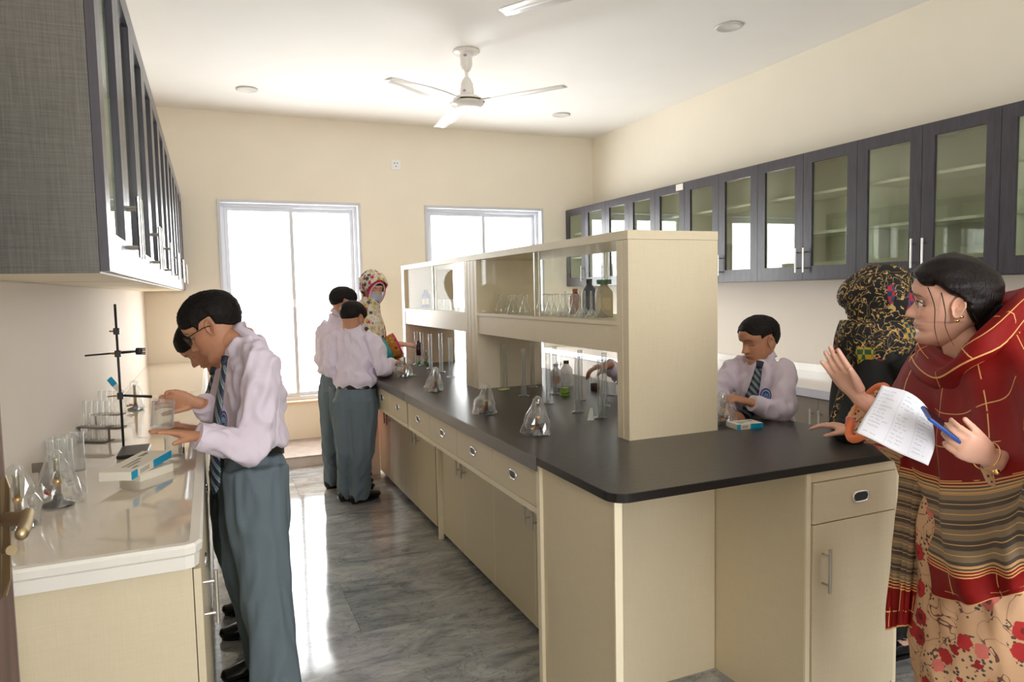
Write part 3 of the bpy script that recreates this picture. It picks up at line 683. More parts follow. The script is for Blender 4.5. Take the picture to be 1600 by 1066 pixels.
def skin_mat():
    m = bpy.data.materials.new('skin'); m.use_nodes = True; nt = m.node_tree; b = nt.nodes['Principled BSDF']
    a = nt.nodes.new('ShaderNodeAttribute'); a.attribute_name = 'tint'
    n = nt.nodes.new('ShaderNodeTexNoise'); n.inputs['Scale'].default_value = 60; tc = nt.nodes.new('ShaderNodeTexCoord'); nt.links.new(tc.outputs['Object'], n.inputs[0])
    mr = nt.nodes.new('ShaderNodeMapRange'); mr.inputs['To Min'].default_value = .9; mr.inputs['To Max'].default_value = 1.1; nt.links.new(n.outputs[0], mr.inputs[0])
    s = nt.nodes.new('ShaderNodeVectorMath'); s.operation = 'SCALE'; nt.links.new(a.outputs['Color'], s.inputs[0]); nt.links.new(mr.outputs[0], s.inputs['Scale']); nt.links.new(s.outputs[0], b.inputs['Base Color'])
    b.inputs['Roughness'].default_value = .48; b.inputs['Subsurface Weight'].default_value = .12; b.inputs['Subsurface Radius'].default_value = (.010, .004, .002)
    bp = nt.nodes.new('ShaderNodeBump'); bp.inputs['Strength'].default_value = .08; bp.inputs['Distance'].default_value = .001; nt.links.new(n.outputs[0], bp.inputs['Height']); nt.links.new(bp.outputs[0], b.inputs['Normal'])
    return m
M_SKIN = skin_mat()
def hair_mat(name, col, rough=.6):
    m = mat(name, col, rough, nscale=160, namp=.6, bump=1.0, bscale=260, spec=.18, stretch=(1, 1, .35)); return m
M_HAIR = hair_mat('black_hair', (.011, .008, .007))
def remesh(mb, voxel, smooth_it=2, name='tmp', fac=.5):
    o = mb.build(name, M_SKIN); md = o.modifiers.new('r', 'REMESH'); md.mode = 'VOXEL'; md.voxel_size = voxel; md.use_smooth_shade = True
    if smooth_it: s = o.modifiers.new('s', 'SMOOTH'); s.iterations = smooth_it; s.factor = fac
    dg = bpy.context.evaluated_depsgraph_get(); me = bpy.data.meshes.new_from_object(o.evaluated_get(dg)); 
    old = o.data; bpy.data.objects.remove(o); bpy.data.meshes.remove(old); return me
def mesh_obj(name, me, mats, parent, disp=None, smooth=True):
    me.materials.clear()
    for m in (mats if isinstance(mats, (list, tuple)) else [mats]): me.materials.append(m)
    if disp:
        ns = [v.normal.copy() for v in me.vertices]
        for v, n in zip(me.vertices, ns): v.co += n*disp(v.co, n)
    me.name = name
    o = bpy.data.objects.new(name, me); COL.objects.link(o); o.parent = parent
    for p in me.polygons: p.use_smooth = smooth
    return o
def folds(amp, sc=9.0, zst=.45, seed=0.0, fine=.3):
    def d(p, n):
        q = V(p.x*sc+seed, p.y*sc, p.z*sc*zst); a = noise.noise(q); b = noise.noise(q*2.3+V(5, 3, 1))
        return amp*((1-min(1, abs(a)*3.2))*1.0-.45+fine*2*b)
    return d
def finger(mb, p, d, n, lens, curls, r0, r1):
    pts = [p-d*.012, p]; rr = [r0*1.02, r0*1.02]; q = p.copy(); dd = d.copy(); ax = d.cross(n).normalized()
    for i, (l, c) in enumerate(zip(lens, curls)):
        dd = (Matrix.Rotation(c, 3, ax) @ dd).normalized(); 
        q = q+dd*l; pts.append(q.copy()); rr.append(r0+(r1-r0)*(i+1)/len(lens))
    mb.tube(pts, rr, 10, smooth_n=3, round_cap=True)
def hand(mb, w, d, n, thumb, k=1.0, curl=(.25, .3, .35, .4), spread=.10, tcurl=.3, tang=.75, fan=1.0):
    """w wrist, d along the palm, n out of the palm, thumb = side of the thumb"""
    d = V(*d).normalized(); n = V(*n); n = (n-d*n.dot(d)).normalized(); t = V(*thumb); t = (t-d*t.dot(d)-n*t.dot(n)).normalized()
    mb.tube([w-d*.02*k, w+d*.01*k, w+d*.045*k, w+d*.082*k], [(.024*k, .019*k), (.027*k, .018*k), (.039*k, .0155*k), (.041*k, .0125*k)], 16, side=t, smooth_n=3, round_cap=True)
    for i, (o, L) in enumerate(((.0300, .076), (.0105, .085), (-.0095, .079), (-.0285, .062))):
        ang = (.5*o/.03)*spread*2*fan; dd = (d*cos(ang)+t*sin(ang)).normalized(); c = curl[i]
        finger(mb, w+d*(.084-.004*abs(i-1))*k+t*o*k, dd, n, (L*.46*k, L*.30*k, L*.24*k), (c*.8, c*1.1, c*.8), .0092*k, .0068*k)
    td = (d*cos(tang)+t*sin(tang)*.9+n*.28).normalized()
    ax = td.cross(n).normalized(); p = w+d*.022*k+t*.022*k+n*.004*k; q = p.copy(); dd = td.copy(); pts = [p]; rr = [.0150*k]
    for l, c, r in ((.036*k, 0, .0125*k), (.032*k, tcurl, .0102*k), (.026*k, tcurl*.7, .0078*k)):
        dd = (dd*cos(c)+(d*.7+n*.5)*sin(c)).normalized(); q = q+dd*l; pts.append(q.copy()); rr.append(r)
    mb.tube(pts, rr, 10, smooth_n=3, round_cap=True)
def rows_offset(rows, fn):
    """push each grid point of a head along its local normal by fn(p)"""
    out = []; nz, nt = len(rows), len(rows[0])
    for i in range(nz):
        r = []
        for k in range(nt):
            p = rows[i][k]; a = rows[min(i+1, nz-1)][k]-rows[max(i-1, 0)][k]; b = rows[i][(k+1) % nt]-rows[i][k-1]
            n = b.cross(a); 
            if n.length < 1e-9: n = V(0, 0, 1 if i > nz/2 else -1)
            n.normalize()
            c = p-V(0, 0, .01)
            if n.dot(c) < 0: n = -n
            n = (n*.5+c.normalized()*.5).normalized()
            r.append(p+n*fn(p))
        out.append(r)
    return out
def boy_hair(thick=.013, front=.060, sd=1.0, side_z=-.006):
    """cropped cut: mask is 1 inside the hair line"""
    def fn(p):
        if p.y > 0: az = abs(p.x)/.07
        hl_front = front-.020*sstep(.3, .9, abs(p.x)/.066)
        if p.y > .035: z0 = hl_front-.010*sstep(.085, .035, p.y)
        elif p.y > -.012: z0 = hl_front-.03+(.022-(hl_front-.03))*sstep(.035, .012, p.y)
        else: z0 = side_z-.045*sstep(-.012, -.085, p.y)
        if -.026 < p.y < .012: z0 = max(z0, .024)
        m = sstep(z0-.003, z0+.004, p.z)
        th = thick*(.35+.65*sstep(z0, z0+.05, p.z))
        nn = noise.noise(p*75*sd)*.0016+noise.noise(p*230)*.0022
        return -.013+(th+.013+nn)*m
    return fn

def body_mesh(J, mb, voxel, k=1.0):
    """skin body from joints (world points): one continuous remeshed surface"""
    lat = (J['shR']-J['shL']).normalized(); lath = (J['hipR']-J['hipL']).normalized()
    hw = (J['shR']-J['shL']).length/2
    pel, ch, nk = J['pelvis'], J['chest'], J['neck']; mid = pel.lerp(ch, .5); tz = (nk-pel).normalized()
    mb.tube([pel-tz*.05, pel+tz*.04, mid, ch, ch.lerp(nk, .55), nk], [(.08*k, .06*k), (.085*k, .06*k), (.08*k, .06*k), (.10*k, .07*k), (hw*.5, .05*k), (.050*k, .046*k)], 20, side=lat, smooth_n=4, round_cap=True)
    hd = J['headbase']
    mb.tube([nk.lerp(ch, .25), nk, hd, hd+(hd-nk)*.25], [(.050*k, .048*k), (.050*k, .050*k), (.047*k, .050*k), (.044*k, .045*k)], 16, side=lat, smooth_n=3, round_cap=True)
    for s in 'LR':
        mb.tube([nk.lerp(J['sh'+s], .7).lerp(ch, .15), J['sh'+s].lerp(J['el'+s], .06), J['sh'+s].lerp(J['el'+s], .55), J['el'+s], J['el'+s].lerp(J['wr'+s], .5), J['wr'+s]], [.026*k, .034*k, .032*k, .028*k, .028*k, (.026*k, .022*k)], 14, smooth_n=4, round_cap=True)
        mb.tube([pel.lerp(J['hip'+s], .8), J['hip'+s], J['kn'+s], J['an'+s]], [.048*k, .052*k, .046*k, .034*k], 14, smooth_n=5, round_cap=True)
        f = J['toe'+s]-J['an'+s]; f.z = 0
        mb.tube([J['an'+s], J['an'+s]+f*.25+V(0, 0, -.03), J['an'+s]+f*.95+V(0, 0, -.052)], [.034*k, .034*k, .022*k], 12, smooth_n=3, round_cap=True)
def make_body(root, J, HM, skin, hands, voxel=.005, female=False, k=1.0, lips=(.42, .14, .12), ears=True, **hk):
    mb = MB(); body_mesh(J, mb, voxel, k)
    for h in hands: hand(mb, **h)
    me = remesh(mb, voxel, 3)
    rows = head_grid(female, **hk); hb = MB(); grid_mb(hb, rows, HM)
    eb = MB()
    if ears: ear(eb, HM, 1); ear(eb, HM, -1)
    cols = head_cols(rows, skin, female, lips)
    n0 = len(me.vertices); bm = bmesh.new(); bm.from_mesh(me)
    for part in (hb, eb):
        base = [bm.verts.new(v) for v in part.v]
        for f in part.f:
            try: bm.faces.new([base[i] for i in f])
            except ValueError: pass
    bmesh.ops.recalc_face_normals(bm, faces=bm.faces)
    for f in bm.faces: f.smooth = True
    bm.to_mesh(me); bm.free()
    at = me.attributes.new('tint', 'FLOAT_COLOR', 'POINT'); base = (*skin, 1); N = len(me.vertices)
    arr = []
    for i in range(N):
        j = i-n0
        arr.extend(cols[j] if 0 <= j < len(cols) else base)
    at.data.foreach_set('color', arr)
    return mesh_obj('body', me, M_SKIN, root), rows
def make_hair(root, HM, rows, fn, m=M_HAIR, name='hair'):
    hb = MB(); grid_mb(hb, rows_offset(head_grid(plain=True), fn), HM); return hb.build(name, m, root, True)
def eyes(root, HM, gaze=True, k=1.0):
    pass
def leg_tubes(mb, J, k=1.0, w=(.098, .088, .078), drop=.02):
    lath = (J['hipR']-J['hipL']).normalized(); pel = J['pelvis']; tz = (J['chest']-pel).normalized()
    top = J.get('belt', pel+tz*.08)
    mb.tube([top, pel+tz*.03, pel-tz*.06], [(J.get('bw', .135)*k, .100*k), (.155*k, .118*k), (.150*k, .112*k)], 24, side=lath, smooth_n=3)
    for s in 'LR':
        h, kn, an = J['hip'+s], J['kn'+s], J['an'+s]; f = (J['toe'+s]-an); f.z = 0; f.normalize()
        sd = f.cross(V(0, 0, 1))
        mb.tube([h+V(0, 0, .04), h.lerp(kn, .35), kn, kn.lerp(an, .55), an+V(0, 0, -drop)+f*.01], [(w[0]*k, w[0]*1.12*k), (w[0]*.93*k, w[0]*1.05*k), (w[1]*.9*k, w[1]*k), (w[2]*.9*k, w[2]*k), (w[2]*.86*k, w[2]*1.05*k)], 18, side=sd, smooth_n=5)
def shoe(root, an, toe, m, k=1.0, name='shoe'):
    f = toe-an; f.z = 0; f.normalize(); s = f.cross(V(0, 0, 1)); z = V(0, 0, 1); o = V(an.x, an.y, 0)
    mb = MB(); mb.tube([o-f*.055*k+z*.045*k, o-f*.02*k+z*.050*k, o+f*.05*k+z*.045*k, o+f*.12*k+z*.036*k, o+f*.175*k+z*.030*k], [(.032*k, .040*k), (.037*k, .046*k), (.040*k, .040*k), (.045*k, .030*k), (.034*k, .022*k)], 18, side=s, smooth_n=4, round_cap=True)
    mb.tube([o+z*.05*k, o+z*.095*k+f*.004], [(.036*k, .045*k), (.034*k, .042*k)], 18, side=s)
    sh = mb.build(name, m, root, True)
    pts = []; n = 28
    for i in range(n):
        a = 2*pi*i/n; L = .128*k; wd = (.044-.006*cos(a)*-1)*k; pts.append(o+f*(.058*k+L*cos(a))+s*(wd*sin(a)*(.92 if cos(a) < 0 else 1.05)))
    b = MB(); b.add([p+z*.002 for p in pts]+[p+z*.018*k for p in pts], [tuple(range(n-1, -1, -1)), tuple(range(n, 2*n))]+[(i, (i+1) % n, n+(i+1) % n, n+i) for i in range(n)]); b.build('sole', m, sh)
    b = MB()
    for i in range(3): q = o+f*(.035+.022*i)*k+z*(.088-.007*i)*k; b.tube([q-s*.016*k, q+z*.004*k, q+s*.016*k], [.0022], 6)
    b.build('lace', m, sh)
    return sh
def shirt_mesh(J, mb, k=1.0, tuck=True, puff=1.0, sleeve=(.058, .052, .037)):
    lat = (J['shR']-J['shL']).normalized(); pel, ch, nk = J['pelvis'], J['chest'], J['neck']; tz = (nk-pel).normalized()
    hw = (J['shR']-J['shL']).length/2; top = J.get('belt', pel+tz*.08); mid = top.lerp(ch, .5)
    mb.tube([top-tz*.01, top+tz*.035, mid, ch, ch.lerp(nk, .45), nk.lerp(ch, .2), nk], [(.125*k, .095*k), (.150*k*puff, .122*k*puff), (.143*k, .112*k), (.148*k, .110*k), (hw*.88, .088*k), (hw*.60, .074*k), (.066*k, .064*k)], 24, side=lat, smooth_n=5, round_cap=False)
    for s in 'LR':
        e = J['el'+s]; w = J['wr'+s]; d = (w-e).normalized(); c = J.get('cuff'+s, w-d*.015)
        mb.tube([nk.lerp(J['sh'+s], .55), J['sh'+s], J['sh'+s].lerp(e, .55), e, e.lerp(c, .5), c], [.052*k, sleeve[0]*1.05*k, sleeve[0]*k, sleeve[1]*k, (sleeve[1]*.93)*k, sleeve[2]*k], 18, smooth_n=5)
def collar(root, J, HM, m, k=1.0, fwd=None):
    nk = J['neck']; hb = J['headbase']; ax = (hb-nk).normalized(); lat = (J['shR']-J['shL']).normalized(); f = V(*fwd).normalized() if fwd else ax.cross(lat).normalized()
    f = (f-ax*f.dot(ax)).normalized(); lat = f.cross(ax).normalized(); P = []; n = 30
    for i in range(n+1):
        a = -pi+.30+(2*pi-.60)*i/n       # opening at the front
        dx, dy = sin(a), -cos(a)
        r = .060*k; fr = sstep(.3, 1.0, dy)
        base = nk+ax*(-.004*k+.0)-ax*fr*.035*k
        row = [base+lat*dx*r*.98+f*dy*r*1.02, base+ax*.034*k+lat*dx*.053*k+f*dy*.057*k, base+ax*.037*k+lat*dx*.058*k+f*dy*.062*k, base-ax*(.002+.03*fr)*k+lat*dx*(.068+.006*fr)*k+f*dy*(.068+.020*fr)*k]
        P.append(row)
    b = MB(); b.grid(P); o = b.build('collar', m, root, True); s = o.modifiers.new('s', 'SOLIDIFY'); s.thickness = .003; return o
def tie_mat():
    m = bpy.data.materials.new('striped_tie'); m.use_nodes = True; nt = m.node_tree; b = nt.nodes['Principled BSDF']; L = nt.links.new; N = nt.nodes.new
    uv = N('ShaderNodeUVMap'); sx = N('ShaderNodeSeparateXYZ'); L(uv.outputs[0], sx.inputs[0])
    a = N('ShaderNodeMath'); a.operation = 'MULTIPLY_ADD'; a.inputs[1].default_value = 1.1; L(sx.outputs[0], a.inputs[0])
    c = N('ShaderNodeMath'); c.operation = 'MULTIPLY'; c.inputs[1].default_value = 9.0; L(sx.outputs[1], c.inputs[0]); L(c.outputs[0], a.inputs[2])
    f = N('ShaderNodeMath'); f.operation = 'FRACT'; L(a.outputs[0], f.inputs[0]); r = N('ShaderNodeValToRGB'); r.color_ramp.interpolation = 'CONSTANT'; e = r.color_ramp.elements
    e[0].color = (*srgb(34, 36, 58), 1); e[1].position = .42; e[1].color = (*srgb(120, 140, 146), 1); k = r.color_ramp.elements.new(.58); k.color = (*srgb(46, 72, 70), 1); k = r.color_ramp.elements.new(.66); k.color = (*srgb(128, 148, 150), 1); k = r.color_ramp.elements.new(.86); k.color = (*srgb(34, 36, 58), 1)
    L(f.outputs[0], r.inputs[0]); L(r.outputs[0], b.inputs['Base Color']); b.inputs['Roughness'].default_value = .45; return m
M_TIE = tie_mat()
def tie(root, pts, nrm, w=.034, knot=True):
    """ribbon down a list of points; nrm = outward direction"""
    nrm = V(*nrm).normalized(); P = []; n = len(pts)
    fine = []
    for i in range(n-1):
        for q in range(6): fine.append(pts[i].lerp(pts[i+1], q/6))
    fine.append(pts[-1]); N = len(fine)
    for i, p in enumerate(fine):
        t = (fine[min(i+1, N-1)]-fine[max(i-1, 0)]).normalized(); s = t.cross(nrm).normalized(); u = i/(N-1)
        ww = w*(.45+.55*min(1, u*1.6))
        if i >= N-2: ww *= (.55 if i == N-2 else .06)
        P.append([p-s*ww, p-s*ww*.3+nrm*.004, p+s*ww*.3+nrm*.004, p+s*ww])
    P = [list(c) for c in zip(*P)]
    b = MB(); b.grid(P); o = b.build('tie', M_TIE, root, True); s = o.modifiers.new('s', 'SOLIDIFY'); s.thickness = .004
    if knot:
        t = (pts[1]-pts[0]).normalized(); sd = t.cross(nrm).normalized()
        b = MB(); b.tube([pts[0]-t*.022+nrm*.004, pts[0]+nrm*.007, pts[0]+t*.012+nrm*.006], [(w*.62, .011), (w*.52, .010), (w*.34, .006)], 12, side=sd); 
        b.build('tie_knot', mat('tie_navy', srgb(40, 46, 66), .5), o, True)
    return o
def belt(root, J, k=1.0, m=None, hgt=.032):
    pel, ch = J['pelvis'], J['chest']; tz = (ch-pel).normalized(); lath = (J['hipR']-J['hipL']).normalized(); fb = tz.cross(lath).normalized(); top = J.get('belt', pel+tz*.08); n = 40; bw = J.get('bw', .135)
    b = MB(); vs = []; 
    for (r, z) in ((1.0, -hgt/2), (1.035, -hgt/2), (1.035, hgt/2), (1.0, hgt/2)):
        for i in range(n): a = 2*pi*i/n; vs.append(top+tz*(z-.004)+lath*cos(a)*(bw+.002)*k*r+fb*sin(a)*.103*k*r)
    fs = [(i*n+q, i*n+(q+1) % n, ((i+1) % 4)*n+(q+1) % n, ((i+1) % 4)*n+q) for i in range(4) for q in range(n)]
    b.add(vs, fs); return b.build('belt', m or mat('black_leather', (.012, .011, .011), .3), root, True, auto=.6)
def badge(root, c, nrm, up, r=.026):
    nrm = V(*nrm).normalized(); up = V(*up); up = (up-nrm*up.dot(nrm)).normalized(); s = up.cross(nrm).normalized(); n = 28
    def ring(rr, o): return [c+nrm*o+s*rr*sin(2*pi*i/n)*.9+up*rr*cos(2*pi*i/n)*1.1 for i in range(n)]
    b = MB()
    for mi, (a0, a1, o) in enumerate(((r, r*.80, .003), (r*.80, r*.62, .0035), (r*.62, .0005, .004))):
        vs = ring(a0, o)+ring(a1, o+.0004); b.add(vs, [(i, (i+1) % n, n+(i+1) % n, n+i) for i in range(n)], mi)
    mats = [mat('badge_navy', srgb(40, 48, 110), .6), mat('badge_pale', srgb(150, 170, 190), .6), mat('badge_blue', srgb(44, 60, 140), .6)]
    o = b.build('school_badge', mats, root)
    b = MB()
    for i in range(-2, 3): q = c+nrm*.0048+s*i*r*.16+up*(.1*r-abs(i)*r*.08); b.tube([q-up*r*.22, q+up*r*.28], [.0012], 5)
    b.tube([c+nrm*.0048-up*r*.36-s*r*.35, c+nrm*.0052-up*r*.26, c+nrm*.0048-up*r*.36+s*r*.35], [.0015], 5)
    b.build('badge_emblem', mats[1], o)
    return o
M_SHIRT = mat('lilac_school_shirt', srgb(232, 220, 236), .8, nscale=500, namp=.02, bump=.15, bscale=700, sheen=.1)
M_TROUS = mat('slate_blue_trousers', srgb(104, 118, 128), .85, nscale=420, namp=.07, bump=.15, bscale=600)
M_SHOE = mat('polished_black_shoe', (.010, .009, .010), .16)
SKIN_B = srgb(198, 142, 110); SKIN_W = srgb(222, 172, 150)
def schoolboy(label, J, HM, skin, hands, voxel=.0055, k=1.0, hair_kw={}, group=None, seed=0.0, collar_fwd=None, puff=1.0, face={}, sleeve=(.058, .052, .037), tw=(.098, .088, .078)):
    r = empty('person', (J['pelvis'].x, J['pelvis'].y, 0), label, 'person', group)
    bpy.context.view_layer.update()
    parts = []
    body, rows = make_body(r, J, HM, skin, hands, voxel, k=k, **face)
    hair = make_hair(r, HM, rows, boy_hair(**hair_kw))
    mb = MB(); shirt_mesh(J, mb, k, puff=puff, sleeve=sleeve); me = remesh(mb, .009, 3)
    sh = mesh_obj('shirt', me, M_SHIRT, r, folds(.015, 13, .55, seed))
    for s in 'LR':
        e = J['el'+s]; w = J['wr'+s]; d = (w-e).normalized(); c = J.get('cuff'+s, w-d*.015); rr = sleeve[2]*k
        b = MB(); b.tube([c-d*.045, c-d*.043, c+d*.004, c+d*.0045], [rr*.7, rr*1.10, rr*1.06, rr*.75], 20); b.build('cuff', M_SHIRT, sh, True, auto=.7)
    collar(r, J, HM, M_SHIRT, k, collar_fwd)
    mb = MB(); leg_tubes(mb, J, k, tw); me = remesh(mb, .009, 2)
    mesh_obj('trousers', me, M_TROUS, r, folds(.010, 11, .28, seed+9, .4))
    belt(r, J, k)
    for s in 'LR': shoe(r, J['an'+s], J['toe'+s], M_SHOE, k)
    # children were built in world space: keep them there
    off = Vector((J['pelvis'].x, J['pelvis'].y, 0))
    return r
def settle(root):
    """re-express children built in world coordinates relative to the thing's own origin"""
    loc = root.location.copy()
    for c in kids(root): c.location = c.location-loc
# ------------------------------------------------------------------ the people
def off_axis(a, b, t): return a.lerp(b, t)
def joints(**k):
    J = {}
    for n, v in k.items(): J[n] = W(*v) if isinstance(v, tuple) else v
    return J
def ground(J, s, px, py, dirv, L=.17):
    a = AT(px, py, Z=0.0); J['an'+s] = V(a.x, a.y, .075); J['toe'+s] = V(a.x+dirv[0]*L, a.y+dirv[1]*L, .02)

# --- the boy with glasses at the left counter
J = joints(pelvis=(398, 738, 2.80), chest=(398, 612, 2.80), neck=(382, 528, 2.80), headbase=(360, 530, 2.79),
           shL=(408, 572, 2.64), shR=(374, 566, 2.96), elL=(398, 700, 2.58), elR=(360, 680, 2.95), wrL=(318, 680, 2.46), wrR=(322, 632, 2.74),
           hipL=(400, 748, 2.71), hipR=(390, 748, 2.88), knL=(413, 890, 2.66), knR=(388, 880, 2.86))
J['belt'] = W(400, 704, 2.80); J['cuffL'] = W(310, 682, 2.45); J['cuffR'] = W(318, 631, 2.73)
_a = AT(437, 1092, Z=.08); J['anL'] = V(_a.x, _a.y, .075); J['toeL'] = V(_a.x-.17, _a.y, .02); J['anR'] = V(.165, 2.99, .075); J['toeR'] = V(-.01, 2.97, .02)
HM = head_frame(W(333, 509, 2.80), -cr*.80-cf*.12+V(0, 0, -.56), (0, 0, 1), 1.15)
fw = cr*-1
boy1 = schoolboy('schoolboy in glasses bending over a beaker at the left worktop', J, HM, SKIN_B, [
    dict(w=W(306, 682, 2.44), d=W(262, 675, 2.36)-W(306, 682, 2.44), n=(0, 0, -1), thumb=W(260, 640, 2.4)-W(262, 675, 2.42), curl=(.05, .08, .06, .10), spread=.14, k=.98, tang=.5),
    dict(w=W(306, 629, 2.70), d=W(252, 620, 2.66)-W(306, 629, 2.70), n=cf*-1+V(0, 0, -.2), thumb=-cu+V(0, 0, 0), curl=(.5, .55, .6, .65), spread=.08, k=.98, tang=.5)],
    voxel=.0042, seed=1.0, collar_fwd=(-.75, -.25, -.2), hair_kw=dict(thick=.013, front=.054), sleeve=(.064, .060, .043), tw=(.108, .098, .090))
tie(boy1, [W(352, 566, 2.66), W(344, 620, 2.62), W(336, 690, 2.62), W(338, 735, 2.64), W(336, 772, 2.64)], -cf-cr*.6, .028)
badge(boy1, W(351, 656, 2.588), -cf-cr*.9, (0, 0, 1), .030)
def glasses(root, HM):
    m = mat('black_plastic', (.015, .013, .013), .25)
    P = lambda x, y, z: HM @ V(x, y, z)
    r = tag(MB().tube([P(-.010, .098, .004), P(0, .103, .007), P(.010, .098, .004)], [.0018], 8, smooth_n=3).build('glasses_bridge', m, root, True))
    for s in (-1, 1):
        n = 28; pts = [P(s*(.034+.024*cos(2*pi*i/n)), .094-.006*abs(cos(2*pi*i/n)), -.002+.0165*sin(2*pi*i/n)) for i in range(n)]
        MB().tube(pts, [.0018], 6, close=True).build('glasses_rim', m, root, True)
        b = MB(); b.add(pts, [tuple(range(n))]); b.build('lens', MATS.get('lens') or thin_glass('lens', (.97, .98, .98), .05), root)
        MB().tube([P(s*.058, .088, .004), P(s*.076, .07, .005), P(s*.082, .01, .002), P(s*.083, -.012, -.006)], [.0020], 6, smooth_n=3).build('temple_arm', m, root, True)
glasses(boy1, HM)
b = MB(); pk = [W(352, 640, 2.585), W(372, 652, 2.585), W(376, 700, 2.59)]
settle(boy1)

# --- the boy half hidden behind him
J = joints(pelvis=(372, 738, 3.22), chest=(368, 640, 3.22), neck=(358, 572, 3.22), headbase=(340, 560, 3.22),
           shL=(366, 600, 3.08), shR=(352, 600, 3.38), elL=(366, 700, 3.06), elR=(352, 690, 3.36), wrL=(322, 676, 2.92), wrR=(322, 690, 3.2),
           hipL=(372, 745, 3.14), hipR=(366, 745, 3.30), knL=(372, 860, 3.14), knR=(366, 850, 3.34))
J['belt'] = W(374, 704, 3.22); J['cuffL'] = W(314, 674, 2.90)
J['anL'] = V(.165, 3.36, .075); J['toeL'] = V(.0, 3.36, .02); J['anR'] = V(.18, 3.62, .075); J['toeR'] = V(.02, 3.62, .02)
HM = head_frame(W(318, 538, 3.20), -cr*.60-cf*.20+V(0, 0, -.76), (0, 0, 1), 1.02)
boy2 = schoolboy('schoolboy almost hidden behind the boy in glasses, head bowed over the worktop', J, HM, SKIN_B, [
    dict(w=W(310, 672, 2.88), d=W(280, 664, 2.84)-W(310, 672, 2.88), n=(0, 0, -1), thumb=W(280, 650, 2.9)-W(280, 664, 2.9), curl=(.4, .4, .4, .4)),
    dict(w=W(318, 690, 3.18), d=(-1, 0, -.1), n=(0, 0, -1), thumb=(0, 1, 0), curl=(.3, .3, .3, .3))],
    voxel=.0055, seed=4.0, collar_fwd=(-.8, -.2, -.25), hair_kw=dict(thick=.016, front=.055))
tie(boy2, [W(333, 582, 3.08), W(322, 620, 3.04), W(320, 660, 3.04), W(321, 700, 3.04)], -cf-cr*.8, .026)
badge(boy2, W(317, 651, 3.0), -cf-cr*.9, (0, 0, 1), .018)
settle(boy2)

# --- two boys with their backs turned at the far left of the island
J = joints(pelvis=(556, 625, 5.02), chest=(553, 562, 5.02), neck=(552, 514, 5.0), headbase=(550, 506, 4.98),
           shL=(522, 534, 5.06), shR=(585, 536, 4.98), elL=(516, 578, 5.0), elR=(598, 578, 4.96), wrL=(560, 592, 5.3), wrR=(612, 566, 5.15),
           hipL=(542, 632, 5.02), hipR=(568, 632, 5.0), knL=(543, 700, 5.03), knR=(566, 700, 5.0))
J['belt'] = W(556, 603, 5.02)
ground(J, 'L', 542, 781, (.75, .62)); ground(J, 'R', 562, 785, (.80, .45))
HM = head_frame(W(551, 497, 5.0), (.62, .55, -.50), (0, 0, 1), .99)
boy4 = schoolboy('schoolboy with his back to the room at the far end of the island', J, HM, SKIN_B, [
    dict(w=J['wrL'], d=(.9, .2, 0), n=(0, 0, -1), thumb=(0, 1, 0)), dict(w=W(610, 568, 5.13), d=(.95, .15, .05), n=(0, 0, -1), thumb=(0, 1, .3), curl=(.5, .5, .5, .5))],
    seed=12.0, hair_kw=dict(thick=.016), collar_fwd=(.6, .6, -.1), puff=1.05)
settle(boy4)
J = joints(pelvis=(527, 600, 5.35), chest=(522, 545, 5.36), neck=(528, 492, 5.36), headbase=(532, 486, 5.36),
           shL=(506, 520, 5.42), shR=(545, 522, 5.25), elL=(504, 570, 5.45), elR=(560, 565, 5.25), wrL=(548, 575, 5.6), wrR=(600, 560, 5.45),
           hipL=(520, 610, 5.40), hipR=(535, 610, 5.28), knL=(520, 685, 5.40), knR=(540, 685, 5.30))
J['belt'] = W(526, 585, 5.36)
ground(J, 'L', 521, 762, (.8, .5)); ground(J, 'R', 548, 752, (.85, .3))
HM = head_frame(W(536, 473, 5.35), (.90, .15, -.36), (0, 0, 1), 1.0)
boy3 = schoolboy('schoolboy standing by the window, seen side on behind the other boy', J, HM, SKIN_B, [
    dict(w=J['wrL'], d=(.9, -.2, 0), n=(0, 0, -1), thumb=(0, 1, 0)), dict(w=J['wrR'], d=(.95, -.1, .0), n=(0, 0, -1), thumb=(0, 1, .3), curl=(.5, .5, .5, .5))],
    seed=17.0, hair_kw=dict(thick=.016), collar_fwd=(.9, .1, -.1), puff=1.05)
settle(boy3)

# --- the boy with his hands together on the right
J = joints(pelvis=(1196, 700, 3.46), chest=(1192, 618, 3.40), neck=(1193, 560, 3.40), headbase=(1190, 548, 3.40),
           shL=(1226, 585, 3.30), shR=(1150, 578, 3.52), elL=(1222, 645, 3.20), elR=(1120, 612, 3.46), wrL=(1172, 629, 3.14), wrR=(1138, 646, 3.30),
           hipL=(1210, 712, 3.42), hipR=(1182, 712, 3.54), knL=(1210, 830, 3.42), knR=(1182, 820, 3.55))
J['belt'] = W(1196, 672, 3.45)
a = J['pelvis']; J['anL'] = V(a.x, a.y-.10, .075); J['toeL'] = V(a.x-.17, a.y-.12, .02); J['anR'] = V(a.x, a.y+.10, .075); J['toeR'] = V(a.x-.17, a.y+.12, .02)
J['hipL'] = V(a.x, a.y-.08, a.z-.03); J['hipR'] = V(a.x, a.y+.08, a.z-.03); J['knL'] = V(a.x-.03, a.y-.09, .47); J['knR'] = V(a.x-.03, a.y+.09, .47)
HM = head_frame(W(1186, 531, 3.39), -cr*.92-cf*.30+V(0, 0, -.30), (0, 0, 1), 1.0)
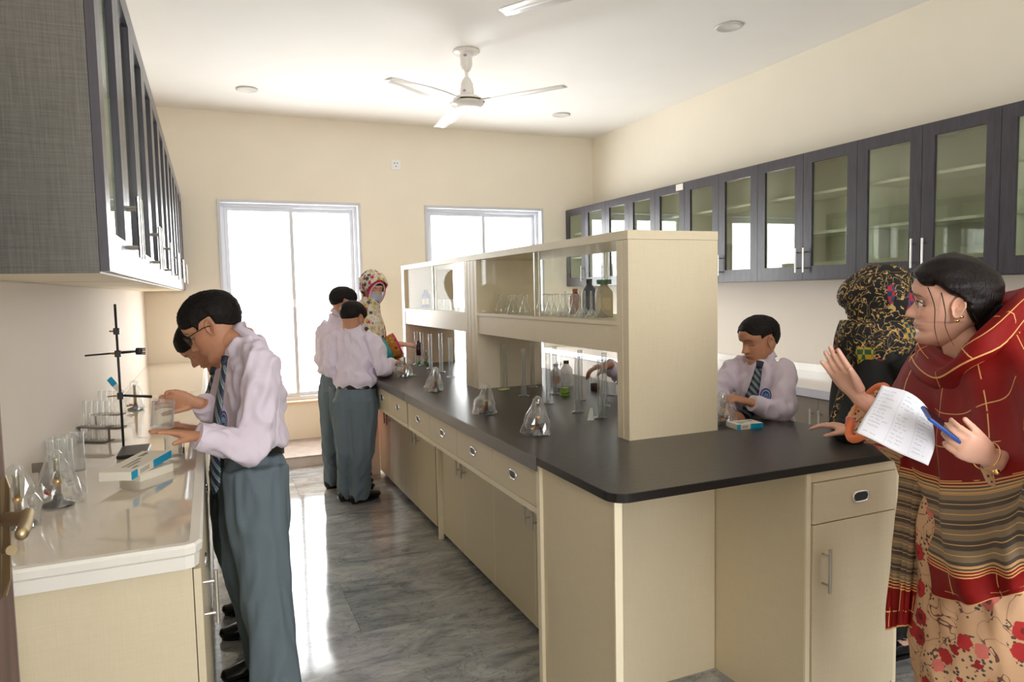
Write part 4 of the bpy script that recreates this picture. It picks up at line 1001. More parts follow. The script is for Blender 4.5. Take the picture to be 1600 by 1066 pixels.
boy6 = schoolboy('schoolboy with folded hands and striped tie standing at the right side of the island', J, HM, SKIN_B, [
    dict(w=W(1168, 628, 3.13), d=W(1150, 623, 3.12)-W(1168, 628, 3.13), n=(0, .3, -1), thumb=(0, 0, 1), curl=(.6, .65, .7, .7), k=.86),
    dict(w=W(1141, 644, 3.27), d=W(1160, 652, 3.14)-W(1141, 644, 3.27), n=(0, .4, -1), thumb=(0, 0, 1), curl=(.55, .6, .6, .6), k=.86)],
    voxel=.0045, seed=23.0, hair_kw=dict(thick=.011, front=.066), collar_fwd=(-.85, -.5, -.1), k=.93, sleeve=(.060, .056, .038))
tie(boy6, [W(1186, 572, 3.245), W(1180, 600, 3.235), W(1172, 628, 3.235), W(1168, 655, 3.25)], -cf-cr*.15, .029)
badge(boy6, W(1196, 618, 3.215), -cf+cr*.1, (0, 0, 1), .030)
settle(boy6)

# --- the boy hidden by the end panel, only his hand in view
J = joints(pelvis=(1055, 680, 4.22), chest=(1048, 605, 4.18), neck=(1042, 545, 4.16), headbase=(1036, 533, 4.15),
           shL=(1078, 567, 4.06), shR=(1012, 562, 4.26), elL=(1060, 615, 3.95), elR=(985, 596, 4.2), wrL=(1020, 628, 3.78), wrR=(948, 571, 4.0),
           hipL=(1050, 700, 4.0), hipR=(1050, 700, 4.1), knL=(1050, 800, 4.0), knR=(1050, 800, 4.1))
J['belt'] = W(1055, 652, 4.22); a = J['pelvis']; 
J['hipL'] = V(a.x, a.y-.08, a.z-.03); J['hipR'] = V(a.x, a.y+.08, a.z-.03); J['knL'] = V(a.x-.03, a.y-.09, .47); J['knR'] = V(a.x-.03, a.y+.09, .47)
J['anL'] = V(a.x, a.y-.10, .075); J['toeL'] = V(a.x-.17, a.y-.12, .02); J['anR'] = V(a.x, a.y+.10, .075); J['toeR'] = V(a.x-.17, a.y+.12, .02)
HM = head_frame(W(1032, 518, 4.14), (-.9, -.1, -.35), (0, 0, 1), 1.0)
boy9 = schoolboy('schoolboy hidden behind the bench end panel, only a hand reaching over a beaker', J, HM, SKIN_B, [
    dict(w=W(950, 571, 3.98), d=W(925, 575, 3.96)-W(950, 571, 3.98), n=(0, 0, -1), thumb=-cf, curl=(.45, .5, .55, .6)),
    dict(w=J['wrL'], d=(-1, 0, -.05), n=(0, 0, -1), thumb=(0, 1, 0))], seed=31.0)
settle(boy9)
# ------------------------------------------------------------------ cloth patterns
def nodes_mat(name):
    m = bpy.data.materials.new(name); m.use_nodes = True; nt = m.node_tree; return m, nt, nt.nodes['Principled BSDF'], nt.nodes.new, nt.links.new
def mth(N, L, op, a, b=None, c=None):
    n = N('ShaderNodeMath'); n.operation = op
    for i, v in enumerate((a, b, c)):
        if v is None: continue
        if isinstance(v, (int, float)): n.inputs[i].default_value = v
        else: L(v, n.inputs[i])
    return n.outputs[0]
def mixc(N, L, f, a, b):
    n = N('ShaderNodeMix'); n.data_type = 'RGBA'
    for i, v in ((0, f), (6, a), (7, b)):
        if isinstance(v, (int, float)): n.inputs[i].default_value = v
        elif isinstance(v, tuple): n.inputs[i].default_value = (*v[:3], 1)
        else: L(v, n.inputs[i])
    return n.outputs[2]
def ramp(N, L, f, stops, const=True):
    r = N('ShaderNodeValToRGB'); L(f, r.inputs[0]); cr_ = r.color_ramp; cr_.interpolation = 'CONSTANT' if const else 'LINEAR'
    cr_.elements[0].position = stops[0][0]; cr_.elements[0].color = (*stops[0][1], 1); cr_.elements[1].position = stops[1][0]; cr_.elements[1].color = (*stops[1][1], 1)
    for p, c in stops[2:]: e = cr_.elements.new(p); e.color = (*c, 1)
    return r.outputs[0]
def floral_cloth(name, base, flowers, leaf, scale=10, fr=.30, vine=None, vine_scale=5, rough=.8, keep=.55):
    m, nt, b, N, L = nodes_mat(name); tc = N('ShaderNodeTexCoord'); v = N('ShaderNodeTexVoronoi'); v.inputs['Scale'].default_value = scale; v.inputs['Randomness'].default_value = .75
    nz = N('ShaderNodeTexNoise'); nz.inputs['Scale'].default_value = scale*4; L(tc.outputs['Object'], nz.inputs[0]); L(tc.outputs['Object'], v.inputs['Vector'])
    d = mth(N, L, 'MULTIPLY_ADD', nz.outputs[0], .28, v.outputs['Distance']); d = mth(N, L, 'SUBTRACT', d, .14)
    sx = N('ShaderNodeSeparateColor'); L(v.outputs['Color'], sx.inputs[0]); on = mth(N, L, 'LESS_THAN', sx.outputs[0], keep)
    fc = ramp(N, L, sx.outputs[1], [(i/len(flowers), c) for i, c in enumerate(flowers)])
    col = base
    if vine:
        n2 = N('ShaderNodeTexNoise'); n2.inputs['Scale'].default_value = vine_scale; n2.inputs['Distortion'].default_value = 1.0; L(tc.outputs['Object'], n2.inputs[0])
        ln = mth(N, L, 'LESS_THAN', mth(N, L, 'ABSOLUTE', mth(N, L, 'SUBTRACT', n2.outputs[0], .5)), .008); col = mixc(N, L, ln, base, vine)
    v2 = N('ShaderNodeTexVoronoi'); v2.inputs['Scale'].default_value = scale*4.5; L(tc.outputs['Object'], v2.inputs['Vector'])
    lf = mth(N, L, 'MULTIPLY', mth(N, L, 'LESS_THAN', v2.outputs['Distance'], .33), mth(N, L, 'MULTIPLY', on, mth(N, L, 'LESS_THAN', d, fr*1.7)))
    col = mixc(N, L, lf, col, leaf)
    col = mixc(N, L, mth(N, L, 'MULTIPLY', on, mth(N, L, 'LESS_THAN', d, fr)), col, fc)
    dk = N('ShaderNodeVectorMath'); dk.operation = 'SCALE'; L(fc, dk.inputs[0]); dk.inputs['Scale'].default_value = .45
    col = mixc(N, L, mth(N, L, 'MULTIPLY', on, mth(N, L, 'LESS_THAN', d, fr*.38)), col, dk.outputs[0])
    L(col, b.inputs['Base Color']); b.inputs['Roughness'].default_value = rough; MATS[name] = m; return m
def embroidery(name, base, gold, scale, width=.02, patches=None, rough=.75):
    m, nt, b, N, L = nodes_mat(name); tc = N('ShaderNodeTexCoord')
    v = N('ShaderNodeTexVoronoi'); v.inputs['Scale'].default_value = scale; v.inputs['Randomness'].default_value = .8
    nz = N('ShaderNodeTexNoise'); nz.inputs['Scale'].default_value = scale*1.2; L(tc.outputs['Object'], nz.inputs[0])
    ad = N('ShaderNodeVectorMath'); ad.operation = 'MULTIPLY_ADD'; ad.inputs[1].default_value = (.055, .055, .055); L(nz.outputs['Color'], ad.inputs[0]); L(tc.outputs['Object'], ad.inputs[2]); L(ad.outputs[0], v.inputs['Vector'])
    rings = mth(N, L, 'ABSOLUTE', mth(N, L, 'SUBTRACT', mth(N, L, 'FRACT', mth(N, L, 'MULTIPLY', v.outputs['Distance'], 3.4)), .5))
    ln = mth(N, L, 'LESS_THAN', rings, width*5)
    n3 = N('ShaderNodeTexNoise'); n3.inputs['Scale'].default_value = scale*2.6; L(tc.outputs['Object'], n3.inputs[0])
    ln = mth(N, L, 'MULTIPLY', ln, mth(N, L, 'GREATER_THAN', n3.outputs[0], .50))
    n2 = N('ShaderNodeTexNoise'); n2.inputs['Scale'].default_value = scale*1.1; n2.inputs['Distortion'].default_value = 1.6; L(tc.outputs['Object'], n2.inputs[0])
    l2 = mth(N, L, 'LESS_THAN', mth(N, L, 'ABSOLUTE', mth(N, L, 'SUBTRACT', n2.outputs[0], .5)), width*.6)
    col = mixc(N, L, mth(N, L, 'MAXIMUM', ln, l2), base, gold)
    if patches:
        v2 = N('ShaderNodeTexVoronoi'); v2.inputs['Scale'].default_value = scale*.48; v2.distance = 'CHEBYCHEV'; L(tc.outputs['Object'], v2.inputs['Vector'])
        sx = N('ShaderNodeSeparateColor'); L(v2.outputs['Color'], sx.inputs[0]); on = mth(N, L, 'MULTIPLY', mth(N, L, 'LESS_THAN', sx.outputs[0], .55), mth(N, L, 'LESS_THAN', v2.outputs['Distance'], .27))
        ck = N('ShaderNodeTexChecker'); ck.inputs['Scale'].default_value = scale*3.2; L(tc.outputs['Object'], ck.inputs[0])
        pc = mixc(N, L, ck.outputs['Fac'], ramp(N, L, sx.outputs[1], [(i/len(patches), c) for i, c in enumerate(patches)]), ramp(N, L, sx.outputs[1], [(i/len(patches), c) for i, c in enumerate(patches[1:]+patches[:1])]))
        col = mixc(N, L, on, col, pc)
    L(col, b.inputs['Base Color']); b.inputs['Roughness'].default_value = rough; MATS[name] = m; return m
def dupatta(name, red_end, band_end, lines_v=7, lines_u=6):
    m, nt, b, N, L = nodes_mat(name); uv = N('ShaderNodeUVMap'); s = N('ShaderNodeSeparateXYZ'); L(uv.outputs[0], s.inputs[0]); u, v = s.outputs[0], s.outputs[1]
    red, gold, tA, tB, mv = srgb(126, 9, 6), srgb(222, 170, 110), srgb(142, 122, 98), srgb(88, 78, 72), srgb(128, 70, 68)
    nz = N('ShaderNodeTexNoise'); nz.inputs['Scale'].default_value = 9; L(uv.outputs[0], nz.inputs[0])
    def line(x, k, w, off=0.0):
        return mth(N, L, 'LESS_THAN', mth(N, L, 'ABSOLUTE', mth(N, L, 'SUBTRACT', mth(N, L, 'FRACT', mth(N, L, 'MULTIPLY_ADD', x, k, off)), .5)), w)
    brk = mth(N, L, 'GREATER_THAN', nz.outputs[0], .47)
    reg = mth(N, L, 'MULTIPLY', mth(N, L, 'MAXIMUM', line(v, lines_v, .013), line(u, lines_u, .010, .2)), brk)
    c_red = mixc(N, L, reg, red, gold)
    c_t = mixc(N, L, mth(N, L, 'GREATER_THAN', mth(N, L, 'FRACT', mth(N, L, 'MULTIPLY', v, 15)), .55), tA, tB)
    c_t = mixc(N, L, line(v, 30, .045), c_t, gold)
    inb = mth(N, L, 'MULTIPLY', mth(N, L, 'GREATER_THAN', v, red_end), mth(N, L, 'LESS_THAN', v, band_end))
    col = mixc(N, L, inb, c_red, c_t)
    for e in (red_end, band_end):
        for o in (-.012, 0, .012, .024): col = mixc(N, L, mth(N, L, 'LESS_THAN', mth(N, L, 'ABSOLUTE', mth(N, L, 'SUBTRACT', v, e+o)), .0028), col, gold)
    ed = mth(N, L, 'MAXIMUM', mth(N, L, 'GREATER_THAN', v, .988), mth(N, L, 'LESS_THAN', u, .010)); col = mixc(N, L, ed, col, gold)
    L(col, b.inputs['Base Color']); b.inputs['Roughness'].default_value = .7; b.inputs['Sheen Weight'].default_value = .0; b.inputs['Specular IOR Level'].default_value = .25
    n4 = N('ShaderNodeTexNoise'); n4.inputs['Scale'].default_value = 260; tc = N('ShaderNodeTexCoord'); L(tc.outputs['Object'], n4.inputs[0]); bp = N('ShaderNodeBump'); bp.inputs['Strength'].default_value = .2; bp.inputs['Distance'].default_value = .002; L(n4.outputs[0], bp.inputs['Height']); L(bp.outputs[0], b.inputs['Normal'])
    MATS[name] = m; return m
def cat(a, b, c, d, t): return .5*((2*b)+(c-a)*t+(2*a-5*b+4*c-d)*t*t+(3*b-a-3*c+d)*t**3)
def dense(P, n):
    out = []; N_ = len(P)
    for i in range(N_-1):
        for q in range(n): out.append(cat(P[max(i-1, 0)], P[i], P[i+1], P[min(i+2, N_-1)], q/n))
    out.append(P[-1]); return out
def sheet(name, ctrl, m, parent, nu=8, nv=8, fold=None, thick=.003):
    """ctrl[row][col]; rows run down the cloth (v), columns across (u)"""
    rows = [dense(r, nu) for r in ctrl]; cols = [dense([r[j] for r in rows], nv) for j in range(len(rows[0]))]     # cols[u][v]
    nU, nV = len(cols), len(cols[0])
    if fold:
        out = []
        for i in range(nU):
            c = []
            for j in range(nV):
                a = cols[min(i+1, nU-1)][j]-cols[max(i-1, 0)][j]; b_ = cols[i][min(j+1, nV-1)]-cols[i][max(j-1, 0)]; n = a.cross(b_)
                n = n.normalized() if n.length > 1e-9 else V(0, 0, 1)
                if n.dot(CAM-cols[i][j]) < 0 and False: n = -n
                c.append(cols[i][j]+n*fold(i/(nU-1), j/(nV-1)))
            out.append(c)
        cols = out
    b = MB(); b.grid(cols); o = b.build(name, m, parent, True); s = o.modifiers.new('s', 'SOLIDIFY'); s.thickness = thick; return o
def hood(root, HM, m, off, opening, name='scarf', rim=None):
    rows = rows_offset(head_grid(plain=True, nz=60, nt=72), off); flat = [p for r in rows for p in r]; base = [p for r in head_grid(plain=True, nz=60, nt=72) for p in r]; nt = 72; b = MB(); fs = []
    for i in range(60):
        for k in range(nt):
            q = (i*nt+k, i*nt+(k+1) % nt, (i+1)*nt+(k+1) % nt, (i+1)*nt+k)
            if any(opening(base[j]) for j in q): continue
            fs.append(q)
    b.add([HM @ p for p in flat], fs); o = b.build(name, m, root, True)
    bm = bmesh.new(); bm.from_mesh(o.data); bmesh.ops.delete(bm, geom=[v for v in bm.verts if not v.link_faces], context='VERTS'); bm.to_mesh(o.data); bm.free()
    s = o.modifiers.new('s', 'SOLIDIFY'); s.thickness = .006; return o
# ------------------------------------------------------------------ teacher in the patterned headscarf
M_SCARF5 = floral_cloth('bright_floral_scarf', srgb(226, 214, 196), [srgb(206, 170, 60), srgb(196, 60, 90), srgb(40, 52, 60), srgb(206, 190, 100), srgb(70, 90, 80)], srgb(60, 70, 66), scale=26, fr=.42, vine=srgb(180, 90, 80), vine_scale=22, keep=.8)
M_KAM5 = mat('pink_tunic', srgb(206, 34, 92), .8); M_TEAL = mat('teal_cloth', srgb(58, 160, 160), .8); M_BORD5 = floral_cloth('orange_border', srgb(190, 120, 50), [srgb(60, 44, 40), srgb(200, 160, 60), srgb(150, 40, 50)], srgb(50, 60, 40), scale=40, fr=.4, keep=.9)
J = joints(pelvis=(548, 628, 5.62), chest=(562, 535, 5.55), neck=(572, 487, 5.52), headbase=(576, 476, 5.50), shL=(588, 508, 5.70), shR=(556, 510, 5.36), elL=(598, 560, 5.75), elR=(592, 553, 5.30), wrL=(606, 568, 5.55), wrR=(624, 538, 5.34),
           hipL=(560, 640, 5.66), hipR=(552, 640, 5.54), knL=(562, 690, 5.66), knR=(554, 690, 5.54))
a = J['pelvis']; J['anL'] = V(a.x, a.y+.09, .075); J['toeL'] = V(a.x+.14, a.y+.02, .02); J['anR'] = V(a.x-.02, a.y-.06, .075); J['toeR'] = V(a.x+.12, a.y-.14, .02)
t5 = empty('person', (a.x, a.y, 0), 'woman in a bright floral headscarf and face mask reaching over the island', 'person')
HM = head_frame(W(582, 449, 5.50), cr*.62-cf*.74+V(0, 0, -.38), (0, 0, 1), 1.0)
body, rows = make_body(t5, J, HM, SKIN_W, [dict(w=W(628, 538, 5.33), d=(.93, -.2, -.1), n=(0, .2, -1), thumb=(0, 1, .2), curl=(.5, .5, .5, .5), k=1.05),
    dict(w=W(610, 568, 5.5), d=(.95, -.2, 0), n=(0, 0, -1), thumb=(0, 1, .2), curl=(.4, .4, .4, .4), k=1.05)], .006, True, .95, ears=False)
make_hair(t5, HM, rows, boy_hair(thick=.018, front=.042))
hood(t5, HM, M_SCARF5, lambda p: .026+.008*noise.noise(p*30)+.004*G(p.z-.02, .05), lambda p: p.y > .012 and (p.x/.066)**2+((p.z+.03)/.104)**2 < 1)
n = 40; M5 = HM
pts = [M5 @ V(.072*sin(2*pi*i/n), .040+.058*G(.0, 1)*max(0, cos(2*pi*i/n)*.35+.5), -.030+.108*cos(2*pi*i/n)) for i in range(n)]
MB().tube(pts, [(.012, .006)], 8, close=True).build('scarf_trim', mat('pink_trim', srgb(206, 40, 100), .7), t5, True)
pts = [M5 @ V(.064*sin(2*pi*i/n), .050+.05*max(0, cos(2*pi*i/n)*.35+.5), -.030+.100*cos(2*pi*i/n)) for i in range(n)]
MB().tube(pts, [(.009, .004)], 8, close=True).build('scarf_trim', mat('white_trim', srgb(236, 230, 226), .7), t5, True)
b = MB(); P = []      # face mask
for i in range(13):
    u = -1+2*i/12; row = []
    for j in range(9):
        w_ = -1+2*j/8; z = -.058+w_*.040*(1-.25*abs(u)); x = .062*u; y = .105-.052*u*u-.012*w_*w_+.004*(j % 2)
        row.append(M5 @ V(x, y, z))
    P.append(row)
b.grid(P); o = b.build('face_mask', mat('pale_blue_mask', srgb(182, 190, 216), .7), t5, True); s = o.modifiers.new('s', 'SOLIDIFY'); s.thickness = .002
for s_ in (-1, 1): MB().tube([M5 @ V(s_*.058, .058, -.030), M5 @ V(s_*.075, .01, -.01)], [.0015], 5).build('mask_strap', MATS['white_upvc'], t5)
mb = MB(); shirt_mesh(J, mb, .98, sleeve=(.062, .070, .070)); pl = J['pelvis']
mb.tube([J['chest'], pl, pl+V(0, 0, -.2), V(pl.x, pl.y, .48)], [(.15, .12), (.15, .12), (.15, .13), (.15, .13)], 24, smooth_n=4)
me = remesh(mb, .011, 3); mesh_obj('tunic', me, M_KAM5, t5, folds(.012, 11, .4, 3))
e, w_ = J['elR'], J['wrR']; d = (w_-e).normalized()
MB().tube([e+d*.00, e+d*.05, e+d*.095], [.073, .082, .090], 22).build('teal_sleeve_band', M_TEAL, t5, True)
MB().tube([e+d*.085, e+d*.135, e+d*.150], [.091, .099, .098], 22).build('sleeve_border', M_BORD5, t5, True)
MB().tube([e+d*.148, e+d*.160], [.100, .100], 22).build('sleeve_edge', MATS['pink_trim'], t5, True)
nk = J['neck']; ch = J['chest']; f5 = V(.7, -.6, 0)
MB().tube([W(577, 478, 5.48), W(574, 497, 5.48), W(576, 518, 5.44), W(580, 534, 5.42)], [(.085, .085), (.125, .115), (.150, .13), (.13, .11)], 22, side=(0, 1, 0), smooth_n=4, round_cap=True).build('scarf_drape', M_SCARF5, t5, True)
MB().tube([V(pl.x, pl.y, .60), V(pl.x, pl.y, .10)], [(.13, .12), (.10, .09)], 20).build('trousers', M_KAM5, t5, True)
for s_ in 'LR': shoe(t5, J['an'+s_], J['toe'+s_], M_SHOE, .92)
settle(t5)

# ------------------------------------------------------------------ woman in the black embroidered shawl
M_BLK = mat('black_cloth', (.0035, .0035, .004), .7, sheen=.03); M_EMB = embroidery('black_embroidered_shawl', (.004, .004, .005), srgb(196, 160, 96), 15, .018, [srgb(170, 20, 50), srgb(24, 90, 60), srgb(190, 150, 30), srgb(20, 60, 90)])
c7 = 2.90
J = joints(pelvis=(1385, 760, 2.95), chest=(1378, 620, 2.92), neck=(1374, 545, 2.9), headbase=(1370, 520, 2.9), shL=(1330, 572, 2.98), shR=(1425, 575, 2.82), elL=(1325, 660, 2.92), elR=(1432, 660, 2.75), wrL=(1340, 676, 2.74), wrR=(1405, 690, 2.66),
           hipL=(1370, 780, 3.0), hipR=(1400, 780, 2.9), knL=(1370, 880, 3.0), knR=(1400, 880, 2.9))
a = J['pelvis']; J['anL'] = V(a.x-.05, a.y+.07, .075); J['toeL'] = V(a.x-.2, a.y+.12, .02); J['anR'] = V(a.x+.02, a.y-.08, .075); J['toeR'] = V(a.x-.13, a.y-.05, .02)
t7 = empty('person', (a.x, a.y, 0), 'woman turned away under a black shawl with gold embroidery, right of the island', 'person')
HM = head_frame(W(1368, 474, 2.90), cf*.80-cr*.62+V(0, 0, -.12), (0, 0, 1), 1.08)
hw_ = W(1335, 673, 2.66)
make_body(t7, J, HM, SKIN_W, [dict(w=hw_, d=W(1300, 664, 2.70)-hw_, n=(0, 0, -1), thumb=-cf, curl=(.25, .3, .3, .3), k=.95), dict(w=J['wrR'], d=(-.6, .8, 0), n=(0, 0, -1), thumb=(-1, 0, 0), k=.95)], .006, True, .95, ears=False)
hood(t7, HM, M_EMB, lambda p: .034+.012*noise.noise(p*16)+.022*sstep(.03, -.10, p.z)+.012*sstep(.0, -.09, p.y), lambda p: p.y > .03 and (p.x/.055)**2+((p.z+.03)/.08)**2 < 1, 'shawl_hood')
def drape_rings(rings, n=72, fold=.012, nf=9, seed=0):
    """rings: (centre, rx, ry, side) from top to bottom, with vertical folds that deepen downwards"""
    C_ = dense([r[0] for r in rings], 6); RX = dense([r[1] for r in rings], 6); RY = dense([r[2] for r in rings], 6); P = []
    for k in range(n+1):
        a = 2*pi*k/n; col = []
        for i, c in enumerate(C_):
            t = i/(len(C_)-1); q = 1+(fold*(sin(nf*a+2*t+seed)+.6*sin(nf*1.7*a+seed*2+1))*(.25+.75*t)+fold*.8*noise.noise(V(cos(a)*2, sin(a)*2, t*3+seed)))/.2
            col.append(c+cr*cos(a)*RX[i]*q+cf*sin(a)*RY[i]*q*V(1, 1, 1).length/1.732)
        P.append(col)
    return P
P = drape_rings([(W(1368, 500, 2.9), .135, .12), (W(1368, 522, 2.9), .150, .14), (W(1366, 545, 2.9), .155, .15), (W(1358, 585, 2.92), .125, .14), (W(1345, 625, 2.92), .09, .12)], fold=.008, nf=11, seed=2)
b = MB(); b.grid(P); o = b.build('shawl_drape', M_EMB, t7, True); s = o.modifiers.new('s', 'SOLIDIFY'); s.thickness = .004
P = drape_rings([(W(1372, 532, 2.9), .10, .10), (W(1378, 560, 2.9), .165, .15), (W(1385, 620, 2.92), .215, .17), (W(1392, 680, 2.95), .225, .18), (W(1395, 800, 2.98), .23, .2), (V(a.x, a.y, .12), .21, .2)], fold=.010, nf=10)
b = MB(); b.grid(P); o = b.build('robe', M_BLK, t7, True); s = o.modifiers.new('s', 'SOLIDIFY'); s.thickness = .004
b = MB(); b.tube([W(1328, 572, 2.93), W(1322, 640, 2.86), W(1326, 672, 2.74), W(1336, 674, 2.67)], [.06, .065, .055, .05], 18, smooth_n=5, round_cap=False); b.build('sleeve', M_BLK, t7, True)
b = MB(); b.tube([W(1412, 560, 2.74), W(1436, 640, 2.72), W(1405, 690, 2.68)], [.06, .06, .05], 18, smooth_n=5); b.build('sleeve', M_BLK, t7, True)
b = MB(); b.tube([W(1325, 560, 2.80), W(1318, 600, 2.78), W(1306, 640, 2.74), W(1297, 664, 2.72)], [(.030, .010), (.026, .012), (.020, .012), (.012, .008)], 12, smooth_n=5); b.build('shawl_end', M_EMB, t7, True)
for s_ in 'LR': shoe(t7, J['an'+s_], J['toe'+s_], M_SHOE, .9)
settle(t7)

# ------------------------------------------------------------------ woman in the red dupatta
M_PEACH = floral_cloth('peach_floral_tunic', srgb(206, 164, 128), [srgb(178, 40, 40), srgb(208, 110, 100), srgb(150, 28, 34)], srgb(76, 70, 56), scale=19, fr=.44, vine=srgb(110, 74, 60), vine_scale=12, keep=.62)
M_DUP = dupatta('red_dupatta', .52, .80); M_DUP2 = dupatta('red_dupatta_end', .30, .78, 5, 3); M_DUP3 = dupatta('red_dupatta_cowl', 2, 3, 3, 9)
M_ORANGE = mat('orange_piping', srgb(222, 120, 70), .7)
J = joints(pelvis=(1548, 800, 1.78), chest=(1530, 650, 1.76), neck=(1512, 560, 1.76), headbase=(1504, 530, 1.76), shL=(1590, 590, 1.62), shR=(1450, 590, 1.94), elL=(1618, 745, 1.46), elR=(1438, 688, 1.98), wrL=(1552, 718, 1.36), wrR=(1352, 628, 1.88),
           hipL=(1570, 830, 1.70), hipR=(1530, 830, 1.86), knL=(1560, 1100, 1.72), knR=(1520, 1090, 1.86))
a = J['pelvis']; ff = V(-cr.x, -cr.y, 0).normalized(); J['anL'] = V(a.x, a.y-.09, .075); J['toeL'] = J['anL']+ff*.16; J['anR'] = V(a.x+.03, a.y+.09, .075); J['toeR'] = J['anR']+ff*.16
t8 = empty('person', (a.x, a.y, 0), 'woman in a red and gold dupatta holding a paper and phone, her hand raised', 'person')
HM = head_frame(W(1487, 472, 1.76), -cr+cf*.50+V(0, 0, .0), (-.06, 0, 1), .94)
h1 = W(1340, 618, 1.875)
body, rows = make_body(t8, J, HM, SKIN_W, [
    dict(w=h1, d=W(1300, 562, 1.86)-h1, n=-cr*.8-cf*.55-cu*.25, thumb=-cf*.8-cr*.5, curl=(-.05, -.08, -.06, .05), spread=.015, k=.92, tcurl=.05, tang=.40, fan=1.0),
    dict(w=W(1548, 716, 1.355), d=W(1496, 690, 1.345)-W(1548, 716, 1.355), n=cf*.75+cu*.35, thumb=cu, curl=(.62, .7, .75, .8), spread=.04, k=.74, tang=.45)],
    .0038, True, .98, lips=(.50, .12, .13))
def hair8(p):
    z0 = .066-.02*sstep(.02, .06, abs(p.x)) if p.y > .045 else (.050-.030*sstep(.045, .0, p.y) if p.y > -.004 else .016-.072*sstep(-.004, -.05, p.y))
    if -.022 < p.y < .010: z0 = max(z0, .000)
    m = sstep(z0-.004, z0+.007, p.z); return -.013+(.030-.004*sstep(.02, -.08, p.y)+.006*G(p.y-.02, .04)+.0035*noise.noise(V(p.x*30, p.y*12, p.z*60)))*m
for s_ in (-1, 1):
    b = MB(); c_ = V(s_*.031, .0695, .0005); n = 16; vs = []; fs = []
    for i in range(9):
        for q in range(n): ph_ = pi*i/8/2; a_ = 2*pi*q/n; vs.append(HM @ (c_+V(.0118*sin(ph_)*cos(a_), .0118*cos(ph_), .0095*sin(ph_)*sin(a_))))
    for i in range(8):
        for q in range(n): b_ = (i*n+q, i*n+(q+1) % n, (i+1)*n+(q+1) % n, (i+1)*n+q); fs.append(b_)
    b.v = vs; b.f = fs; b.m = [1 if i < 3*n else 0 for i in range(len(fs))]; b.build('eye', [mat('eye_white', srgb(226, 218, 210), .25), mat('dark_iris', (.012, .007, .005), .12)], t8, True)
    MB().tube([HM @ V(s_*x, y, z) for x, y, z in ((.019, .0775, .0015), (.025, .0825, .0062), (.032, .0830, .0075), (.040, .0775, .0055), (.045, .0700, .0010))], [.0012], 6, smooth_n=4).build('eyelash', M_HAIR, t8, True)
make_hair(t8, HM, rows, hair8, hair_mat('dark_brown_hair', (.010, .0065, .006), .38))
b = MB(); b.tube([HM @ V(0, -.06, -.02), HM @ V(0, -.075, -.045), HM @ V(0, -.072, -.07)], [.045, .048, .034], 18, smooth_n=4, round_cap=True); b.build('hair_bun', MATS['dark_brown_hair'], t8, True)
wl = [((-.068, .052, .045), (-.080, .050, -.01), (-.074, .046, -.06), (-.070, .046, -.115)), ((-.066, .060, .045), (-.086, .046, -.005), (-.074, .044, -.065), (-.064, .030, -.12)), ((-.074, .03, .02), (-.086, .0, -.06), (-.068, -.02, -.10), (-.06, -.03, -.14)),
      ((-.03, .092, .085), (-.05, .100, .06), (-.058, .092, .02), (-.062, .080, -.01)), ((-.072, .03, .03), (-.088, .022, -.02), (-.074, .020, -.06), (-.066, .000, -.11)), ((-.074, -.03, -.01), (-.080, -.05, -.05), (-.066, -.05, -.09), (-.06, -.045, -.12)),
      ((.0, .105, .085), (-.02, .112, .06), (-.035, .104, .035), (-.05, .09, .02)), ((-.01, .10, .09), (-.035, .108, .066), (-.052, .098, .04), (-.063, .08, .015))]
for q in (wl[1], wl[3], wl[4], wl[5], wl[7]): MB().tube([HM @ V(*p) for p in q], [.0013, .0011, .0008, .0004], 5, smooth_n=6).build('hair_strand', MATS['dark_brown_hair'], t8, True)
for z, y in ((-.043, -.004), (-.033, -.013)): MB().lathe([(.001, -.004), (.006, -.002), (.0065, .002), (.001, .004)], HM @ V(-.079, y, z), 12).build('earring', mat('gold_jewellery', srgb(240, 200, 130), .18, 1), t8, True)
# tunic under the dupatta
mb = MB(); lat = (J['shR']-J['shL']).normalized(); pl = J['pelvis']
mb.tube([J['neck'].lerp(J['chest'], .35), J['chest'], W(1545, 740, 1.77), pl, W(1556, 900, 1.78), W(1560, 980, 1.78), V(pl.x-.0, pl.y, .50)], [(.14, .08), (.165, .115), (.165, .13), (.19, .16), (.205, .18), (.215, .19), (.19, .17)], 28, side=lat, smooth_n=5)
mb.tube([J['shR'], J['elR'], W(1392, 668, 1.93), W(1360, 650, 1.89)], [.06, .068, .070, .074], 22, smooth_n=5)
mb.tube([J['shL'], J['elL'].lerp(J['shL'], .4), J['elL'], W(1580, 728, 1.38)], [.06, .06, .058, .052], 20, smooth_n=5)
me = remesh(mb, .007, 3); mesh_obj('tunic', me, M_PEACH, t8, folds(.012, 10, .35, 8))
d = (W(1355, 644, 1.885)-W(1392, 668, 1.93)).normalized(); p0 = W(1356, 645, 1.886)
ax_ = (cu*.86+cr*.5).normalized()
b = MB(); n = 30; pts = [p0+ax_*.082*cos(2*pi*i/n)+cf*.060*sin(2*pi*i/n) for i in range(n)]; b.tube(pts, [(.011, .011)], 10, close=True); b.build('sleeve_piping', M_ORANGE, t8, True)
b = MB(); b.tube([W(1548+3, 716, 1.36), W(1548, 714, 1.356)], [.031], 8); 
n = 24; wp = W(1541, 712, 1.354); wd = (W(1496, 690, 1.345)-W(1548, 716, 1.355)).normalized(); w1 = wd.cross(V(0, 0, 1)).normalized(); w2 = wd.cross(w1)
br = MB().tube([wp+w1*.030*cos(2*pi*i/n)+w2*.028*sin(2*pi*i/n) for i in range(n)], [.0013], 6, close=True).build('bracelet', MATS['gold_jewellery'], t8, True)
